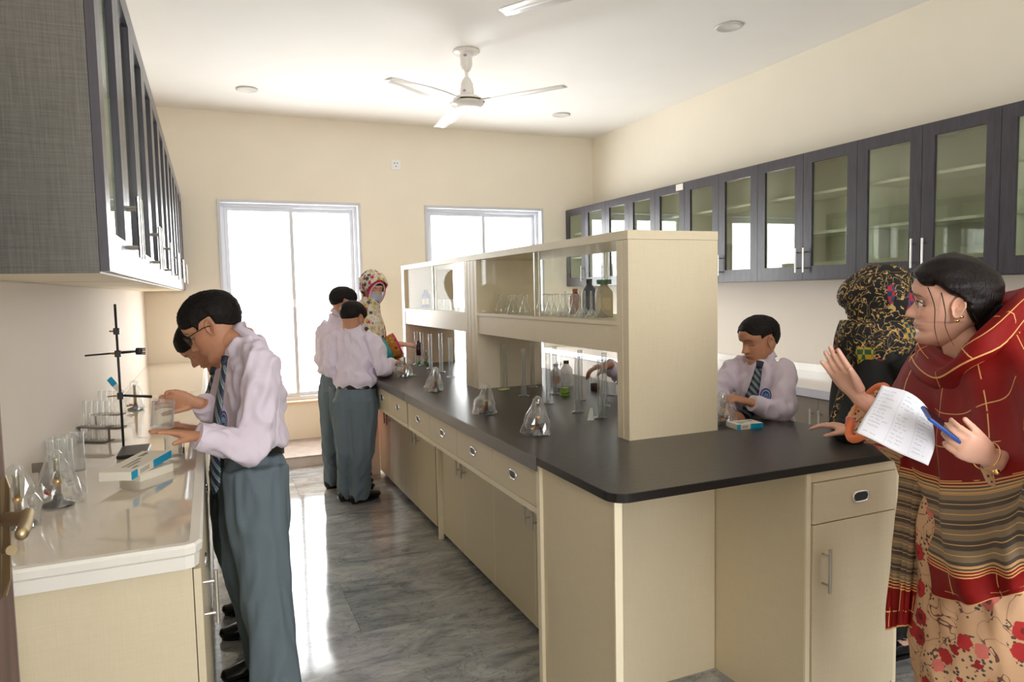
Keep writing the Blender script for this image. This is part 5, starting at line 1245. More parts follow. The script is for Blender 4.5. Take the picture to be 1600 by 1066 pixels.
MB().lathe([(.0005, -.006), (.006, -.003), (.006, .003), (.0005, .006)], wp-cf*.028-cu*.026, 12).build('charm', MATS['gold_jewellery'], br, True)
n = 24; br = MB().tube([J['shR']*0+h1+ (W(1312, 562, 1.86)-h1).normalized()*-.02+cr*.001, h1-(W(1312, 562, 1.86)-h1).normalized()*.021], [.001], 5)
# the dupatta: cowl round the neck, sheet over the front, hanging end
fs_ = lambda a_, nf, sd: (lambda u, v: a_*(sin(nf*u+3.0*v+sd)*.6+.5*sin(nf*2.1*u-4*v+sd*2))*min(1, .3+v*1.5)+.006*noise.noise(V(u*14, v*7, sd)))
R0 = [W(1452, 520, 2.02), W(1434, 545, 1.98), W(1455, 562, 1.82), W(1488, 580, 1.70), W(1530, 540, 1.62), W(1566, 480, 1.66), W(1610, 456, 1.78), W(1660, 480, 1.95)]
R1 = [W(1428, 560, 2.04), W(1404, 590, 2.0), W(1440, 612, 1.80), W(1490, 632, 1.62), W(1548, 605, 1.52), W(1600, 550, 1.54), W(1660, 520, 1.66), W(1720, 540, 1.95)]
R2 = [W(1415, 610, 2.06), W(1390, 640, 2.02), W(1432, 672, 1.80), W(1490, 690, 1.60), W(1560, 680, 1.42), W(1620, 630, 1.36), W(1690, 610, 1.55), W(1750, 620, 1.9)]
R3 = [W(1430, 700, 2.06), W(1402, 712, 2.0), W(1438, 740, 1.80), W(1492, 752, 1.62), W(1572, 742, 1.33), W(1622, 712, 1.25), W(1700, 700, 1.46), W(1770, 700, 1.85)]
R4 = [W(1452, 780, 2.04), W(1425, 780, 1.97), W(1448, 812, 1.80), W(1496, 828, 1.60), W(1562, 822, 1.42), W(1616, 800, 1.34), W(1700, 790, 1.48), W(1770, 790, 1.85)]
R5 = [W(1462, 850, 2.02), W(1440, 850, 1.93), W(1455, 880, 1.76), W(1500, 905, 1.58), W(1566, 905, 1.50), W(1620, 890, 1.46), W(1700, 880, 1.5), W(1770, 870, 1.85)]
R6 = [W(1466, 900, 2.0), W(1444, 905, 1.90), W(1462, 925, 1.74), W(1510, 945, 1.58), W(1572, 932, 1.50), W(1622, 915, 1.48), W(1700, 905, 1.52), W(1770, 900, 1.85)]
sheet('dupatta', [R0, R1, R2, R3, R4, R5, R6], M_DUP, t8, 10, 10, fs_(.017, 20, 1.0))
E1 = [[W(1418, 600, 1.98), W(1432, 604, 1.90), W(1452, 610, 1.88)], [W(1406, 715, 1.93), W(1432, 722, 1.86), W(1458, 730, 1.84)], [W(1400, 800, 1.91), W(1425, 808, 1.85), W(1456, 815, 1.83)], [W(1393, 895, 1.90), W(1416, 902, 1.85), W(1442, 905, 1.84)], [W(1388, 985, 1.90), W(1410, 978, 1.86), W(1433, 982, 1.84)]]
sheet('dupatta_end', E1, M_DUP2, t8, 14, 10, fs_(.010, 16, .4))
b = MB(); loop = [W(1444, 556, 1.94), W(1486, 592, 1.70), W(1540, 548, 1.60), W(1590, 492, 1.66), W(1618, 472, 1.84), W(1570, 484, 2.02), W(1490, 520, 2.06)]
LP = []; n = len(loop)
for i in range(n):
    for q in range(8): LP.append(cat(loop[i-1], loop[i], loop[(i+1) % n], loop[(i+2) % n], q/8))
P = []; m_ = 22; N_ = len(LP)
for i in range(N_+1):
    p = LP[i % N_]; t = (LP[(i+1) % N_]-LP[i-1]).normalized(); s1 = t.cross(V(0, 0, 1)).normalized(); s2 = t.cross(s1); row = []
    for k in range(m_+1):
        an = 2*pi*k/m_; r = (.034+.006*sin(3*an+i*.22)+.004*sin(5*an-i*.3)); row.append(p+s1*r*.9*cos(an)+s2*r*1.25*sin(an))
    P.append(row)
b.grid(P); b.build('dupatta_cowl', M_DUP3, t8, True)
b = MB()
for s_ in 'LR': b.tube([J['hip'+s_]+V(0, 0, -.15), V(J['an'+s_].x, J['an'+s_].y, .55), V(J['an'+s_].x, J['an'+s_].y, .12)], [(.10, .10), (.10, .10), (.085, .085)], 20, smooth_n=4)
me = remesh(b, .010, 2); mesh_obj('trousers', me, mat('peach_cloth', srgb(206, 164, 128), .8), t8, folds(.01, 10, .3, 2))
for s_ in 'LR': shoe(t8, J['an'+s_], J['toe'+s_], M_SHOE, .9)
settle(t8)
# the paper and the telephone she holds
pp = [[W(1378, 602, 1.50), W(1412, 610, 1.47), W(1440, 628, 1.45), W(1452, 640, 1.44)], [W(1364, 628, 1.49), W(1398, 636, 1.455), W(1430, 652, 1.43), W(1458, 668, 1.42)], [W(1350, 652, 1.48), W(1386, 666, 1.45), W(1424, 682, 1.42), W(1460, 698, 1.40)], [W(1337, 676, 1.47), W(1372, 692, 1.44), W(1414, 712, 1.41), W(1450, 728, 1.39)]]
pr_ = empty('paper_sheet', pp[1][1], 'white handwritten sheet of paper held out by the woman in red', 'paper')
sheet('sheet', pp, mat('white_paper', srgb(226, 226, 236), .6), pr_, 5, 5, lambda u, v: .002*sin(9*u+3*v), .0006)
rws = [dense(r, 12) for r in pp]; GR = [dense([r[j] for r in rws], 14) for j in range(len(rws[0]))]
def pap(u, v):
    i = min(int(u*(len(GR)-1)), len(GR)-2); j = min(int(v*(len(GR[0])-1)), len(GR[0])-2); fu, fv = u*(len(GR)-1)-i, v*(len(GR[0])-1)-j
    p = GR[i][j].lerp(GR[i+1][j], fu).lerp(GR[i][j+1].lerp(GR[i+1][j+1], fu), fv); n = (GR[i+1][j]-GR[i][j]).cross(GR[i][j+1]-GR[i][j]).normalized()
    if n.dot(CAM-p) < 0: n = -n
    return p+n*(.0035+.0003)
b = MB(); rnd = random.Random(3)
for c0, c1 in ((.10, .36), (.42, .66), (.72, .93)):
    for k in range(13):
        v0 = .12+.063*k
        if rnd.random() < .12: continue
        ln = c0+(c1-c0)*rnd.uniform(.5, 1); u = c0; pts = []
        while u < ln:
            pts.append(pap(u, v0+rnd.uniform(-.010, .010)+.05*(u-c0))); u += .009
            if rnd.random() < .12 and len(pts) > 3: b.tube(pts, [.00028], 3, cap=False); pts = []; u += .02
        if len(pts) > 1: b.tube(pts, [.00028], 3, cap=False)
tag(b.build('handwriting', mat('pen_ink', srgb(96, 92, 120), .6), pr_), kind='stuff')
for u in (.39, .69): MB().tube([pap(u+.00, .05+.09*i) for i in range(11)], [.00025], 3, cap=False).build('fold_line', mat('fold_grey', srgb(170, 168, 186), .7), pr_)
settle(pr_)
ph = empty('mobile_phone', W(1492, 682, 1.35), 'dark mobile phone with a blue edge in the hand of the woman in red', 'phone')
q0, q1 = W(1462, 661, 1.372), W(1508, 696, 1.372); L_ = (q1-q0); l_ = L_.normalized(); nn = (-cf*.42+cu*.75+cr*.45); nn = (nn-l_*nn.dot(l_)).normalized(); sd = l_.cross(nn); 
def slab(P0, P1, hw, th, off): 
    return [P0+sd*hw+nn*off, P1+sd*hw+nn*off, P1-sd*hw+nn*off, P0-sd*hw+nn*off, P0+sd*hw+nn*(off+th), P1+sd*hw+nn*(off+th), P1-sd*hw+nn*(off+th), P0-sd*hw+nn*(off+th)]
Fb = [(0, 1, 2, 3), (4, 5, 6, 7), (0, 1, 5, 4), (1, 2, 6, 5), (2, 3, 7, 6), (3, 0, 4, 7)]
b = MB(); b.add(slab(q0-l_*.03, q1+l_*.012, .028, .007, 0), Fb); b.build('case', mat('blue_phone_case', srgb(40, 78, 160), .3), ph, bevel=.002)
b = MB(); b.add(slab(q0-l_*.028, q1+l_*.010, .026, .0012, .007), Fb); b.build('screen', mat('phone_screen', (.012, .012, .018), .08), ph)
settle(ph)
# ------------------------------------------------------------------ glassware and small things
m_gl = thin_glass('laboratory_glass', (.97, .98, .98), .08, .03, edge=.8, painted_rim=.75)
m_bag = thin_glass('clear_plastic_film', (.96, .97, .97), .14, .14, edge=.8, painted_rim=.5)
m_black = mat('black_iron', (.018, .017, .017), .45); m_br2 = mat('brass', srgb(206, 160, 84), .28, 1); m_redk = mat('red_plastic', srgb(196, 30, 46), .4)
m_grad = mat('graduation_print', srgb(188, 140, 120), .6)
def cyl_proto():
    r = empty('measuring_cylinder', (0, 0, 0))
    MB().lathe([(.0135, .008), (.0135, .262), (.0155, .268), (.0142, .269), (.0120, .262), (.0120, .010)], seg=20).build('glass_tube', m_gl, r, True)
    MB().lathe([(.001, .0), (.030, 0), (.032, .003), (.031, .007), (.016, .011), (.010, .012), (.001, .012)], seg=8).build('foot', m_gl, r, True)
    b = MB()
    for i in range(22):
        z = .04+.0095*i; w = .5 if i % 5 else 1.0; vs = []
        for a in range(5): an = -2.3-w*.5+w*a/4; vs += [(.0139*cos(an), .0139*sin(an), z), (.0139*cos(an), .0139*sin(an), z+.0011)]
        b.add(vs, [(2*a, 2*a+2, 2*a+3, 2*a+1) for a in range(4)])
    tag(b.build('graduation', m_grad, r), kind='stuff')
    return r
cylp = None
cyls = [(790, 610, 540, 'behind the yellow packet below the near shelf'), (818.6, 621.5, 546.5, 'standing between the second and third wrapped burners'), (832.7, 607, 537.5, 'against the cross panel below the near shelf'),
        (857, 633.5, 551, 'behind the nearest wrapped burner'), (867, 618.5, 543.5, 'beside the brown labelled bottle'), (902.6, 647.6, 558.5, 'alone in the middle of the near bench bay'), (907, 628, 549, 'just behind the one alone in mid bay'),
        (938.5, 656.6, 563.6, 'nearest the end panel, with a white card against its foot'), (944.6, 637, 553, 'second from the end panel, in front of the clear beaker'), (651, 572.6, 520, 'by the headscarf woman\'s hand'),
        (660, 574, 521, 'second by the headscarf woman\'s hand'), (673, 578.6, 523.7, 'left of the pair in the far bench bay'), (689.5, 584.6, 523, 'right of the pair in the far bench bay'), (704.5, 591.5, 529.7, 'against the bright window gap in the far bay'), (719.5, 578, 515, 'half lost in the window glare of the far bay')]
for px, py, ty, lb in cyls:
    p = AT(px, py-2, Z=CT); c = (p-CAM).dot(cf); h = (py-ty)*c/F_PX/.269
    lb = 'glass measuring cylinder '+lb
    if cylp is None: cylp = cyl_proto(); tag(cylp, lb, 'measuring cylinder', 'measuring cylinders on the island'); cylp.location = p; cylp.scale = (1, 1, h)
    else: dup(cylp, p, rz=random.uniform(0, 6), label=lb, scale=(1, 1, h))
def flask_proto():
    r = empty('conical_flask', (0, 0, 0))
    MB().lathe([(.001, 0), (.032, 0), (.036, .005), (.030, .030), (.013, .078), (.0125, .105), (.016, .110), (.0145, .1105), (.0112, .105)], seg=22).build('glass_body', m_gl, r, True); return r
fp_ = None
for k, (px, X) in enumerate([(783, 1.60), (793, 1.68), (802, 1.60), (812, 1.68), (821, 1.60), (846, 1.60), (853, 1.72), (861, 1.60), (870, 1.70), (880, 1.60), (890, 1.68), (899, 1.60)]):
    y = AT(px, 492, X=X).y; nm = ['first', 'second', 'third', 'fourth', 'fifth'][k] if k < 5 else ['first', 'second', 'third', 'fourth', 'fifth', 'sixth', 'seventh'][k-5]
    lb = nm+' conical flask from the far end on the near upper shelf' if k < 5 else nm+' conical flask right of the steel glass strip on the upper shelf'
    if fp_ is None: fp_ = flask_proto(); tag(fp_, lb, 'flask', 'conical flasks on the upper shelf'); fp_.location = (X, y, 1.4201)
    else: dup(fp_, (X, y, 1.4201), label=lb)
def funnel_proto():
    r = empty('glass_funnel', (0, 0, 0))
    MB().lathe([(.034, 0), (.0335, .001), (.006, .044), (.0045, .125), (.0035, .125), (.005, .043), (.031, .0005)], seg=22).build('glass_cone', m_gl, r, True); return r
fu = None
for k, px in enumerate((884, 906.5, 914, 924, 939)):
    X = 1.60 if k % 2 else 1.66; y = AT(px, 496, X=X).y; lb = ['upturned glass funnel among the flasks', 'upturned glass funnel in front of the amber bottle', 'upturned glass funnel left of the dark blue bottle', 'upturned glass funnel in front of the dark blue bottle', 'upturned glass funnel in front of the green-capped jar'][k]
    if fu is None: fu = funnel_proto(); tag(fu, lb, 'funnel', 'upturned funnels on the upper shelf'); fu.location = (X, y, 1.4201)
    else: dup(fu, (X, y, 1.4201), label=lb)
def bottle(name, label, loc, r, h, body, cap, capm, labelm=None, fill=None, cap_r=.45):
    o = empty(name, loc, label, 'bottle')
    MB().lathe([(.001, 0), (r*.96, 0), (r, r*.12), (r, h*.64), (r*.92, h*.70), (r*.42, h*.84), (r*.40, h*.90), (.001, h*.90)], seg=26).build('bottle_body', body, o, True)
    MB().lathe([(.001, h*.88), (r*cap_r, h*.88), (r*cap_r, h), (.001, h)], seg=22).build('cap', capm, o, True, auto=.6)
    if fill: MB().lathe([(.001, .002), (r*.93, .002), (r*.95, h*.5), (.001, h*.5)], seg=22).build('liquid', fill, o, True)
    if labelm:
        b = MB(); vs = []
        for i in range(13):
            an = -2.95+1.7*i/12; vs += [(r*1.01*cos(an), r*1.01*sin(an), h*.20), (r*1.01*cos(an), r*1.01*sin(an), h*.52)]
        b.add(vs, [(2*i, 2*i+2, 2*i+3, 2*i+1) for i in range(12)]); b.build('bottle_label', labelm, o)
    return o
cap_b = mat('black_cap', (.02, .02, .022), .4); lab_w = mat('cream_label', srgb(232, 216, 180), .6)
y = min(AT(648, 484, X=1.68).y, 5.74)
bottle('reagent_bottle', 'blue reagent bottle with black cap on the far upper shelf', (1.68, y, 1.4202), .038, .155, mat('blue_bottle', srgb(64, 72, 140), .25), None, cap_b, lab_w)
y = AT(899, 493, X=1.80).y
bottle('reagent_bottle', 'amber bottle behind the funnels on the near upper shelf', (1.80, y, 1.4202), .032, .135, mat('amber_glass', srgb(176, 84, 30), .15), None, mat('orange_cap', srgb(190, 90, 40), .4), None)
y = AT(921, 493, X=1.82).y
bottle('reagent_bottle', 'dark blue bottle with black cap behind the funnels', (1.82, y, 1.4202), .036, .185, mat('dark_blue_bottle', srgb(34, 62, 100), .25), None, cap_b, mat('dark_label', srgb(30, 50, 84), .5))
y = AT(944, 496, X=1.70).y
bottle('storage_jar', 'large translucent jar with a green screw cap by the end panel', (1.70, y, 1.4202), .042, .175, mat('milky_plastic', srgb(206, 198, 172), .35), None, mat('green_cap', srgb(20, 120, 72), .4), lab_w, cap_r=.86)
def beaker(name, label, loc, r, h, liquid=None, grp=None):
    o = empty(name, loc, label, 'beaker', grp)
    MB().lathe([(.001, 0), (r*.93, 0), (r, r*.1), (r, h*.97), (r*1.08, h), (r*1.03, h), (r*.95, h*.96), (r*.95, .004)], seg=26).build('glass_wall', m_gl, o, True)
    if liquid: MB().lathe([(.001, .003), (r*.93, .003), (r*.93, h*.52), (.001, h*.52)], seg=24).build('liquid', liquid, o, True)
    return o
for k, px in enumerate((684, 692, 699, 706)):
    y = min(AT(px, 486, X=1.62).y, 5.7); beaker('beaker', ['first', 'second', 'third', 'fourth'][k]+' small beaker from the left beyond the steel strip on the far upper shelf', (1.62+.03*(k % 2), y, 1.4202), .026, .075, None, 'small beakers on the far upper shelf')
beaker('beaker', 'beaker of dark red liquid under the reaching hand', AT(929.5, 610, Z=CT), .030, .085, mat('dark_red_liquid', (.10, .012, .008), .15))
beaker('beaker', 'empty clear beaker beside the end panel at table height', AT(955, 618, Z=CT), .030, .080)
bottle('reagent_bottle', 'clear bottle with black cap and white label in the near bench bay', AT(885, 603, Z=CT), .040, .160, mat('clear_plastic_bottle', srgb(222, 222, 222), .15, alpha=.6), None, cap_b, mat('white_label', srgb(238, 236, 232), .6))
bottle('reagent_bottle', 'clear bottle with a brown label beside a measuring cylinder', AT(869, 606, Z=CT), .034, .150, MATS['clear_plastic_bottle'], None, MATS['white_upvc'], mat('brown_label', srgb(188, 144, 110), .6))
def plain_box(name, label, cat_, loc, size, rz, mats, tilt=None):
    o = empty(name, loc, label, cat_, rz=rz)
    if tilt: o.rotation_euler = (tilt[0], tilt[1], rz)
    return o
g = empty('carton', AT(883.5, 618, Z=CT), 'small bright green carton on the bench before the clear bottle', 'box', rz=.4)
BX('box_body', mat('lime_card', srgb(150, 206, 60), .5), g, -.022, .022, -.015, .015, 0, .045, .001); BX('print_band', mat('green_print', srgb(60, 150, 60), .5), g, -.0224, .0224, -.0154, .0154, .010, .016); BX('print_panel', lab_w, g, -.010, .010, -.0158, -.0154, .020, .040)
g = empty('packet', AT(787, 609, Z=CT), 'flat yellow-green packet beside the rearmost measuring cylinder', 'packet', rz=.3); BX('packet_body', mat('yellow_green_card', srgb(196, 206, 120), .6), g, -.03, .03, -.02, .02, 0, .006, .001)
g = empty('white_card', AT(925, 657, Z=CT), 'small white card leaning on the measuring cylinder foot', 'card', rz=-.3); b = MB(); b.add([(-.022, 0, 0), (.010, 0, 0), (.010, .022, .055), (-.004, .022, .055), (-.022, .0012, 0), (.010, .0012, 0), (.010, .0232, .055), (-.004, .0232, .055)], Fb); b.build('card', mat('pale_green_card', srgb(222, 232, 224), .5), g)
g = empty('green_tray', AT(660, 570, Z=CT), 'green plastic tray on the bench beneath the far shelf', 'tray', rz=0.2); MB().lathe([(.001, .002), (.048, .002), (.062, .018), (.066, .018), (.050, 0), (.001, 0)], seg=28).build('tray_body', mat('green_plastic', srgb(84, 170, 92), .35), g, True)
g = empty('dark_vial', W(654, 545, 5.28), 'dark vial gripped by the woman in the floral headscarf', 'vial'); MB().tube([V(0, 0, -.05), V(0, 0, .045)], [.018], 14).build('vial_body', mat('dark_vial_glass', srgb(60, 26, 36), .25), g, True); MB().tube([V(0, 0, .045), V(0, 0, .06)], [.013], 12).build('cap', cap_b, g, True)

# burners wrapped in clear film
def burner(label, loc, seed, rz, grn=False, k=1.0):
    o = empty('bunsen_burner', loc, label, 'bunsen burner', 'burners in clear plastic bags', rz)
    MB().lathe([(.001, 0), (.038, 0), (.040, .005), (.034, .010), (.014, .016), (.011, .030), (.001, .030)], seg=24).build('iron_base', m_black, o, True)
    MB().lathe([(.0085, .028), (.0085, .062), (.0105, .064), (.0105, .074), (.0085, .076)], seg=16).build('brass_collar', m_br2, o, True)
    MB().lathe([(.0070, .075), (.0070, .128), (.0085, .130), (.0085, .137), (.0060, .137)], seg=16).build('burner_tube', mat('nickel_tube', srgb(190, 186, 160), .25, 1), o, True)
    MB().tube([V(.0, 0, .028), V(-.045, 0, .026)], [.0055], 12).build('gas_inlet', m_br2, o, True)
    MB().tube([V(-.022, 0, .026), V(-.022, -.018, .030)], [.0035], 8).build('tap', m_br2, o, True)
    MB().tube([V(-.022, -.016, .031), V(-.040, -.024, .036)], [(.0045, .003)], 8).build('tap_lever', m_redk, o, True)
    rnd = random.Random(seed); b = MB(); n = 30; zs = [0.001, .006, .03, .055, .080, .105, .130, .150, .160]; rs = [.050, .062, .058, .055, .046, .034, .024, .020, .008]; vs = []
    for i, (z, r) in enumerate(zip(zs, rs)):
        for q in range(n):
            a = 2*pi*q/n; w = 1+.30*noise.noise(V(cos(a)*1.6+seed, sin(a)*1.6, z*22))+.16*noise.noise(V(cos(a)*5+seed, sin(a)*5, z*70)); w = max(w, .62) if z < .09 else w
            vs.append((r*w*cos(a)-(.012 if z < .1 else 0), r*w*sin(a), z+(.006*noise.noise(V(a*2, seed, z*9)) if i > 1 else 0)))
    fs = [(i*n+q, i*n+(q+1) % n, (i+1)*n+(q+1) % n, (i+1)*n+q) for i in range(len(zs)-1) for q in range(n)]+[tuple((len(zs)-1)*n+q for q in range(n))]
    b.add(vs, fs); b.build('plastic_bag', m_bag, o, False)
    if grn: b = MB(); b.grid([[V(.03+.02*i, -.02+.035*j, .004+.004*((i+j) % 2)) for j in range(4)] for i in range(4)]); q = b.build('green_bag_end', mat('green_film', srgb(130, 196, 150), .3), o, True)
    return o
for px, py, lb, s, rz, g_, k in ((841, 678, 'wrapped bunsen burner nearest the end panel on the island edge', 1, .4, False, 1), (760, 647, 'wrapped bunsen burner second along the island edge', 2, .2, False, .95), (681, 612, 'wrapped bunsen burner third along the island edge', 3, .3, False, .95),
        (633, 589, 'wrapped bunsen burner by the boys, with green film under it', 4, .1, True, 1.05), (666, 569, 'wrapped bunsen burner beside the green tray', 5, .5, False, .8), (1129, 664, 'wrapped bunsen burner half hidden by the bench end panel', 6, .8, False, .95),
        (30, 822, 'wrapped bunsen burner behind the door handle on the left worktop', 7, -.3, False, 1.05), (92, 790, 'wrapped bunsen burner with a red lever tip on the left worktop', 8, -1.2, False, 1.05), (212, 640, 'wrapped bunsen burner far along the left worktop behind the retort stand', 9, .5, False, 1.0)):
    o = burner(lb, AT(px, py, Z=CT), s, rz, g_); o.scale = (k, k, k)

# retort stand
rs_ = AT(210, 708, Z=CT); r = empty('retort_stand', rs_, 'black retort stand with clamps on the left worktop', 'retort stand')
p0 = AT(193, 697, Z=CT+.012); c = (p0-CAM).dot(cf); x_, y_ = p0.x, p0.y; up = lambda px, py: W(px, py, c)
top = AT(190, 475, X=x_) ; zt_ = CAM.z+(W(190, 475, c).z-CAM.z)
b = MB(); b.box(rs_.x-.052, rs_.x+.052, rs_.y-.10, rs_.y+.10, CT+.001, CT+.014); b.build('base_plate', m_black, r, bevel=.003)
MB().tube([V(x_, y_, CT+.012), V(x_, y_, zt_)], [.0048], 12).build('rod', m_black, r, True)
def boss(z, nm): 
    b = MB(); b.box(x_-.011, x_+.011, y_-.011, y_+.011, z-.013, z+.013); o = b.build(nm, m_black, r, bevel=.002)
    MB().tube([V(x_, y_, z)-cr*.010, V(x_, y_, z)-cr*.028], [(.0035, .0035)], 8).build('thumb_screw', m_br2, o, True); return o
z1, z2, z3 = [W(190, q, c).z for q in (517, 552, 618)]
boss(z1, 'boss_head'); o2 = boss(z2, 'boss_head'); o3 = boss(z3, 'boss_head')
MB().tube([W(133, 556, c), W(190, 551, c)], [.0036], 10).build('clamp_rod', m_black, o2, True); MB().tube([W(190, 551, c), W(216, 549, c)], [.006, .0045], 10).build('clamp_arm', m_black, o2, True)
b = MB(); b.tube([W(213, 549, c), W(221, 549, c)], [(.014, .008)], 10, side=cu)
b.build('clamp_jaw', m_black, o2, True)
for dy in (-4, -1.5, 1.5, 4): MB().tube([W(219, 549+dy, c), W(227, 549+dy*1.1, c)], [.0028], 8).build('prong', m_black, o2, True)
MB().tube([W(168, 620, c), W(190, 618, c)], [.0028], 8).build('screw_rod', m_br2, o3, True); MB().tube([W(190, 618, c), W(236, 620, c-.1)], [.0045, .0055], 10).build('clamp_arm', m_black, o3, True)
settle(r)
# slide boxes
m_card = mat('ivory_card', srgb(236, 230, 214), .5); m_cyan = mat('cyan_print', srgb(18, 160, 206), .5); m_bar = mat('grey_print', srgb(150, 142, 132), .6)
def slide_box(label, loc, rz, L, Wd, H, tilt=(0, 0)):
    o = empty('slide_box', loc, label, 'box', 'white and cyan slide boxes'); o.rotation_euler = (tilt[0], tilt[1], rz)
    BX('box_body', m_card, o, -L/2, L/2, -Wd/2, Wd/2, 0, H, .0012)
    e = .0004
    BX('cyan_band', m_cyan, o, L*.02, L/2+e, -Wd/2-e, -Wd/2, .001, H-.001); BX('cyan_band', m_cyan, o, -L/2-e, -L*.36, -Wd/2-e, -Wd/2, .001, H-.001)
    b = MB()
    for i in range(9): x = -L*.30+i*L*.025; b.box(x, x+L*.011, -Wd/2-e, -Wd/2, H*.25, H*.75)
    tag(b.build('barcode', m_bar, o), kind='stuff')
    b = MB(); rnd = random.Random(5)
    for i, (x0, x1, y) in enumerate(((-.30, .12, .06), (-.30, -.02, -.10), (.20, .40, .22), (.22, .38, .15), (-.34, -.22, -.32))):
        x = x0*L
        while x < x1*L: w = rnd.uniform(.003, .008); h_ = Wd*.045; b.box(x, x+w*.7, y*Wd-h_, y*Wd+h_, H, H+e); x += w
    tag(b.build('printed_text', m_bar, o), kind='stuff')
    return o
_A, _B = AT(207, 752, Z=CT+.030), AT(269, 716, Z=CT+.030); _d = (_B-_A).normalized(); _n = V(-_d.y, _d.x, 0); _a = atan2(_d.y, _d.x)
slide_box('white and cyan slide box tilted on top of another on the left worktop', (_A+_B)/2+_n*.052+V(0, 0, .002), _a, (_B-_A).length, .10, .028)
slide_box('slide box lying under the tilted one on the left worktop', (_A+_B)/2+_n*.035+_d*.03-V(0, 0, .030), _a-.35+pi, .15, .085, .028)
slide_box('white and cyan slide box lying on the dark island top before the boy', AT(1163, 668, Z=CT), radians(-8), .125, .085, .024)
# the beaker held by the boy in glasses, and glass around his hands
hb = beaker('beaker', 'glass beaker held up in the hands of the boy in glasses', W(253, 668, 2.56), .038, .100); hb.rotation_euler = (0, radians(6), 0)
g = empty('glass_rod', W(226, 686, 2.45), 'thin glass rod held under the boy\'s fingers', 'glass rod'); MB().tube([W(216, 684, 2.45)-W(226, 686, 2.45), W(262, 685, 2.45)-W(226, 686, 2.45)], [.0025], 8).build('rod', m_gl, g, True)
beaker('beaker', 'clear beaker on the worktop beneath the hands of the boy in glasses', AT(272, 712, Z=CT), .032, .075)
g = empty('black_cap_vial', AT(284, 708, Z=CT), 'small clear vial with a black base beside the boy\'s beaker', 'vial'); MB().lathe([(.001, 0), (.011, 0), (.011, .022), (.001, .022)], seg=16).build('black_cap', cap_b, g, True, auto=.6); MB().lathe([(.001, .022), (.0105, .022), (.0105, .062), (.001, .062)], seg=16).build('vial_body', m_gl, g, True)
# beakers, cylinders and tube racks against the left wall
for k, (px, py, r_, h, lb) in enumerate(((57, 752, .020, .135, 'tall narrow glass jar nearest the camera against the left wall'), (83, 738, .022, .13, 'second tall narrow glass jar against the left wall'), (106, 752, .020, .145, 'tall glass jar behind the burner with the red lever'), (124, 735, .020, .14, 'fourth tall glass jar along the left wall'),)):
    p = AT(px, py, Z=CT); p.x = max(p.x, WL+.04); o = empty('glass_jar', p, lb, 'glass jar', 'tall glass jars along the left wall')
    MB().lathe([(.001, 0), (r_, 0), (r_, h*.98), (r_*1.15, h), (r_*1.05, h), (r_*.93, h*.96), (r_*.93, .003)], seg=20).build('glass_wall', m_gl, o, True)
g = empty('metal_bracket', AT(66, 775, Z=CT), 'bent grey metal plate standing between the two wrapped burners', 'bracket'); b = MB(); b.box(-.022, .022, -.002, .002, .075, .105); b.box(-.006, .022, -.002, .002, .03, .075); b.box(.006, .036, -.002, .002, 0, .03); b.build('plate', mat('dull_metal', srgb(140, 132, 122), .4, 1), g, bevel=.001)
for px, py, lb in ((148, 690, 'steel test tube rack with tilted tubes, nearer one'), (171, 668, 'steel test tube rack with tilted tubes, farther one')):
    p = AT(px, py, Z=CT); p.x = max(p.x, WL+.07); o = empty('test_tube_rack', p, lb, 'test tube rack', 'test tube racks by the left wall')
    BX('rack_plate', MATS['dull_metal'], o, -.03, .03, -.07, .07, .002, .006); BX('rack_plate', MATS['dull_metal'], o, -.03, .03, -.07, .07, .062, .066); BX('rack_end', MATS['dull_metal'], o, -.006, .006, -.072, -.070, .002, .066); BX('rack_end', MATS['dull_metal'], o, -.006, .006, .070, .072, .002, .066); o.rotation_euler = (0, 0, 1.0)
    for i in range(5): y = -.055+.0275*i; MB().tube([V(.002, y, .008), V(-.006, y-.020, .175)], [.0085], 12).build('test_tube', m_gl, o, True)
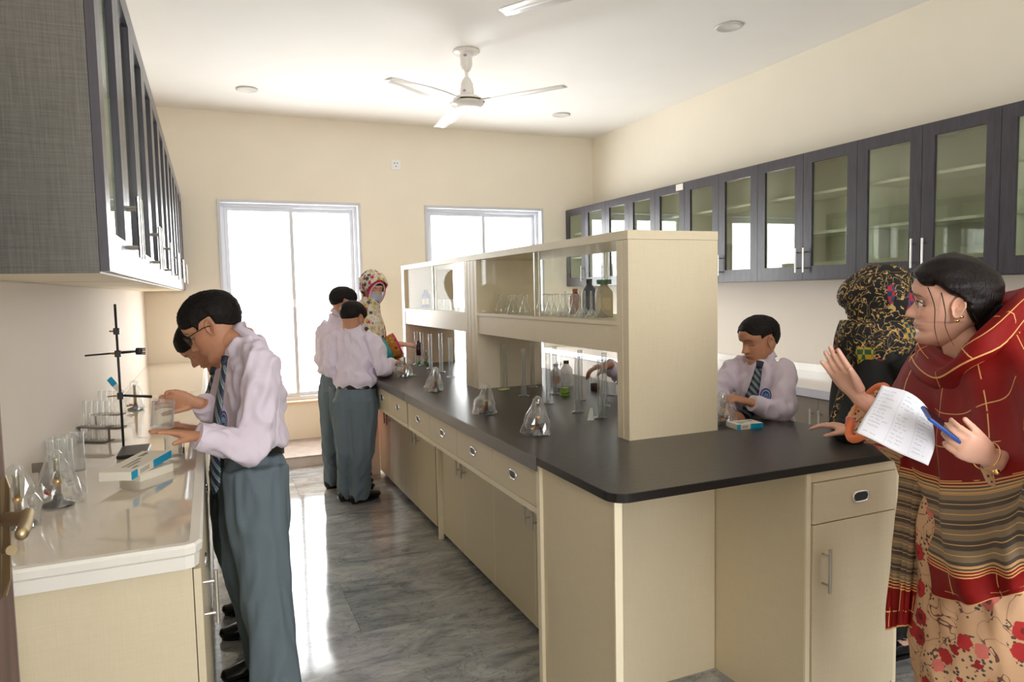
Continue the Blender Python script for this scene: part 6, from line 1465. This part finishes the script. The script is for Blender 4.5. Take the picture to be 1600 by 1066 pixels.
for i, (px, py) in enumerate(((128, 690), (136, 684))):
    g = empty('bent_glass_tube', AT(px, py, Z=CT), ('bent glass tube propped beside the nearer tube rack', 'second bent glass tube propped beside the nearer tube rack')[i], 'glass tube', 'bent glass tubes'); MB().tube([V(0, 0, .012), V(-.03, .0, .06), V(-.032, 0, .12)], [.010], 12, smooth_n=5).build('glass_wall', m_gl, g, True)
g = empty('packet', W(181, 604, 3.35), 'small blue and white packet leaning behind the retort stand rod', 'packet', rz=.6); g.rotation_euler = (0, radians(-35), .6); BX('packet_body', m_card, g, -.012, .012, -.004, .004, -.05, .05, .001); BX('blue_band', m_cyan, g, -.0122, .0122, -.0044, .0044, .01, .0502)
# door furniture: world-space pieces hung on the door leaf
def hang(o, parent): o.parent = parent; o.matrix_parent_inverse = (Matrix.Translation(parent.location) @ parent.rotation_euler.to_matrix().to_4x4()).inverted()
def slabw(pts, th, n): return [p for p in pts]+[p+n*th for p in pts]
fr = -cf*.9+cr*.3
b = MB(); b.add(slabw([W(2, 748, 1.17), W(10, 742, 1.17), W(17, 762, 1.165), W(18, 905, 1.165), W(12, 930, 1.17), W(3, 936, 1.17)], .006, fr), [(5, 4, 3, 2, 1, 0), (6, 7, 8, 9, 10, 11)]+[(i, (i+1) % 6, 6+(i+1) % 6, 6+i) for i in range(6)])
hp = b.build('handle_plate', m_brass, None, bevel=.001); hang(hp, dr_)
b = MB(); b.tube([W(8, 812, 1.16), W(24, 811, 1.13), W(36, 808, 1.11), W(43, 806, 1.10)], [(.012, .009), (.012, .009), (.011, .008), (.010, .008)], 14, side=cu, smooth_n=4); b.tube([W(44, 803, 1.10), W(40, 820, 1.06), W(34, 834, 1.02)], [(.009, .010)], 14, side=cr, smooth_n=4, round_cap=True)
o = b.build('lever_handle', m_brass, None, True); hang(o, dr_)
b = MB(); b.tube([W(11, 860, 1.165), W(18, 860, 1.13)], [.008], 16); o = b.build('key_cylinder', mat('old_brass', srgb(150, 130, 90), .6), None, True, auto=.6); hang(o, dr_)
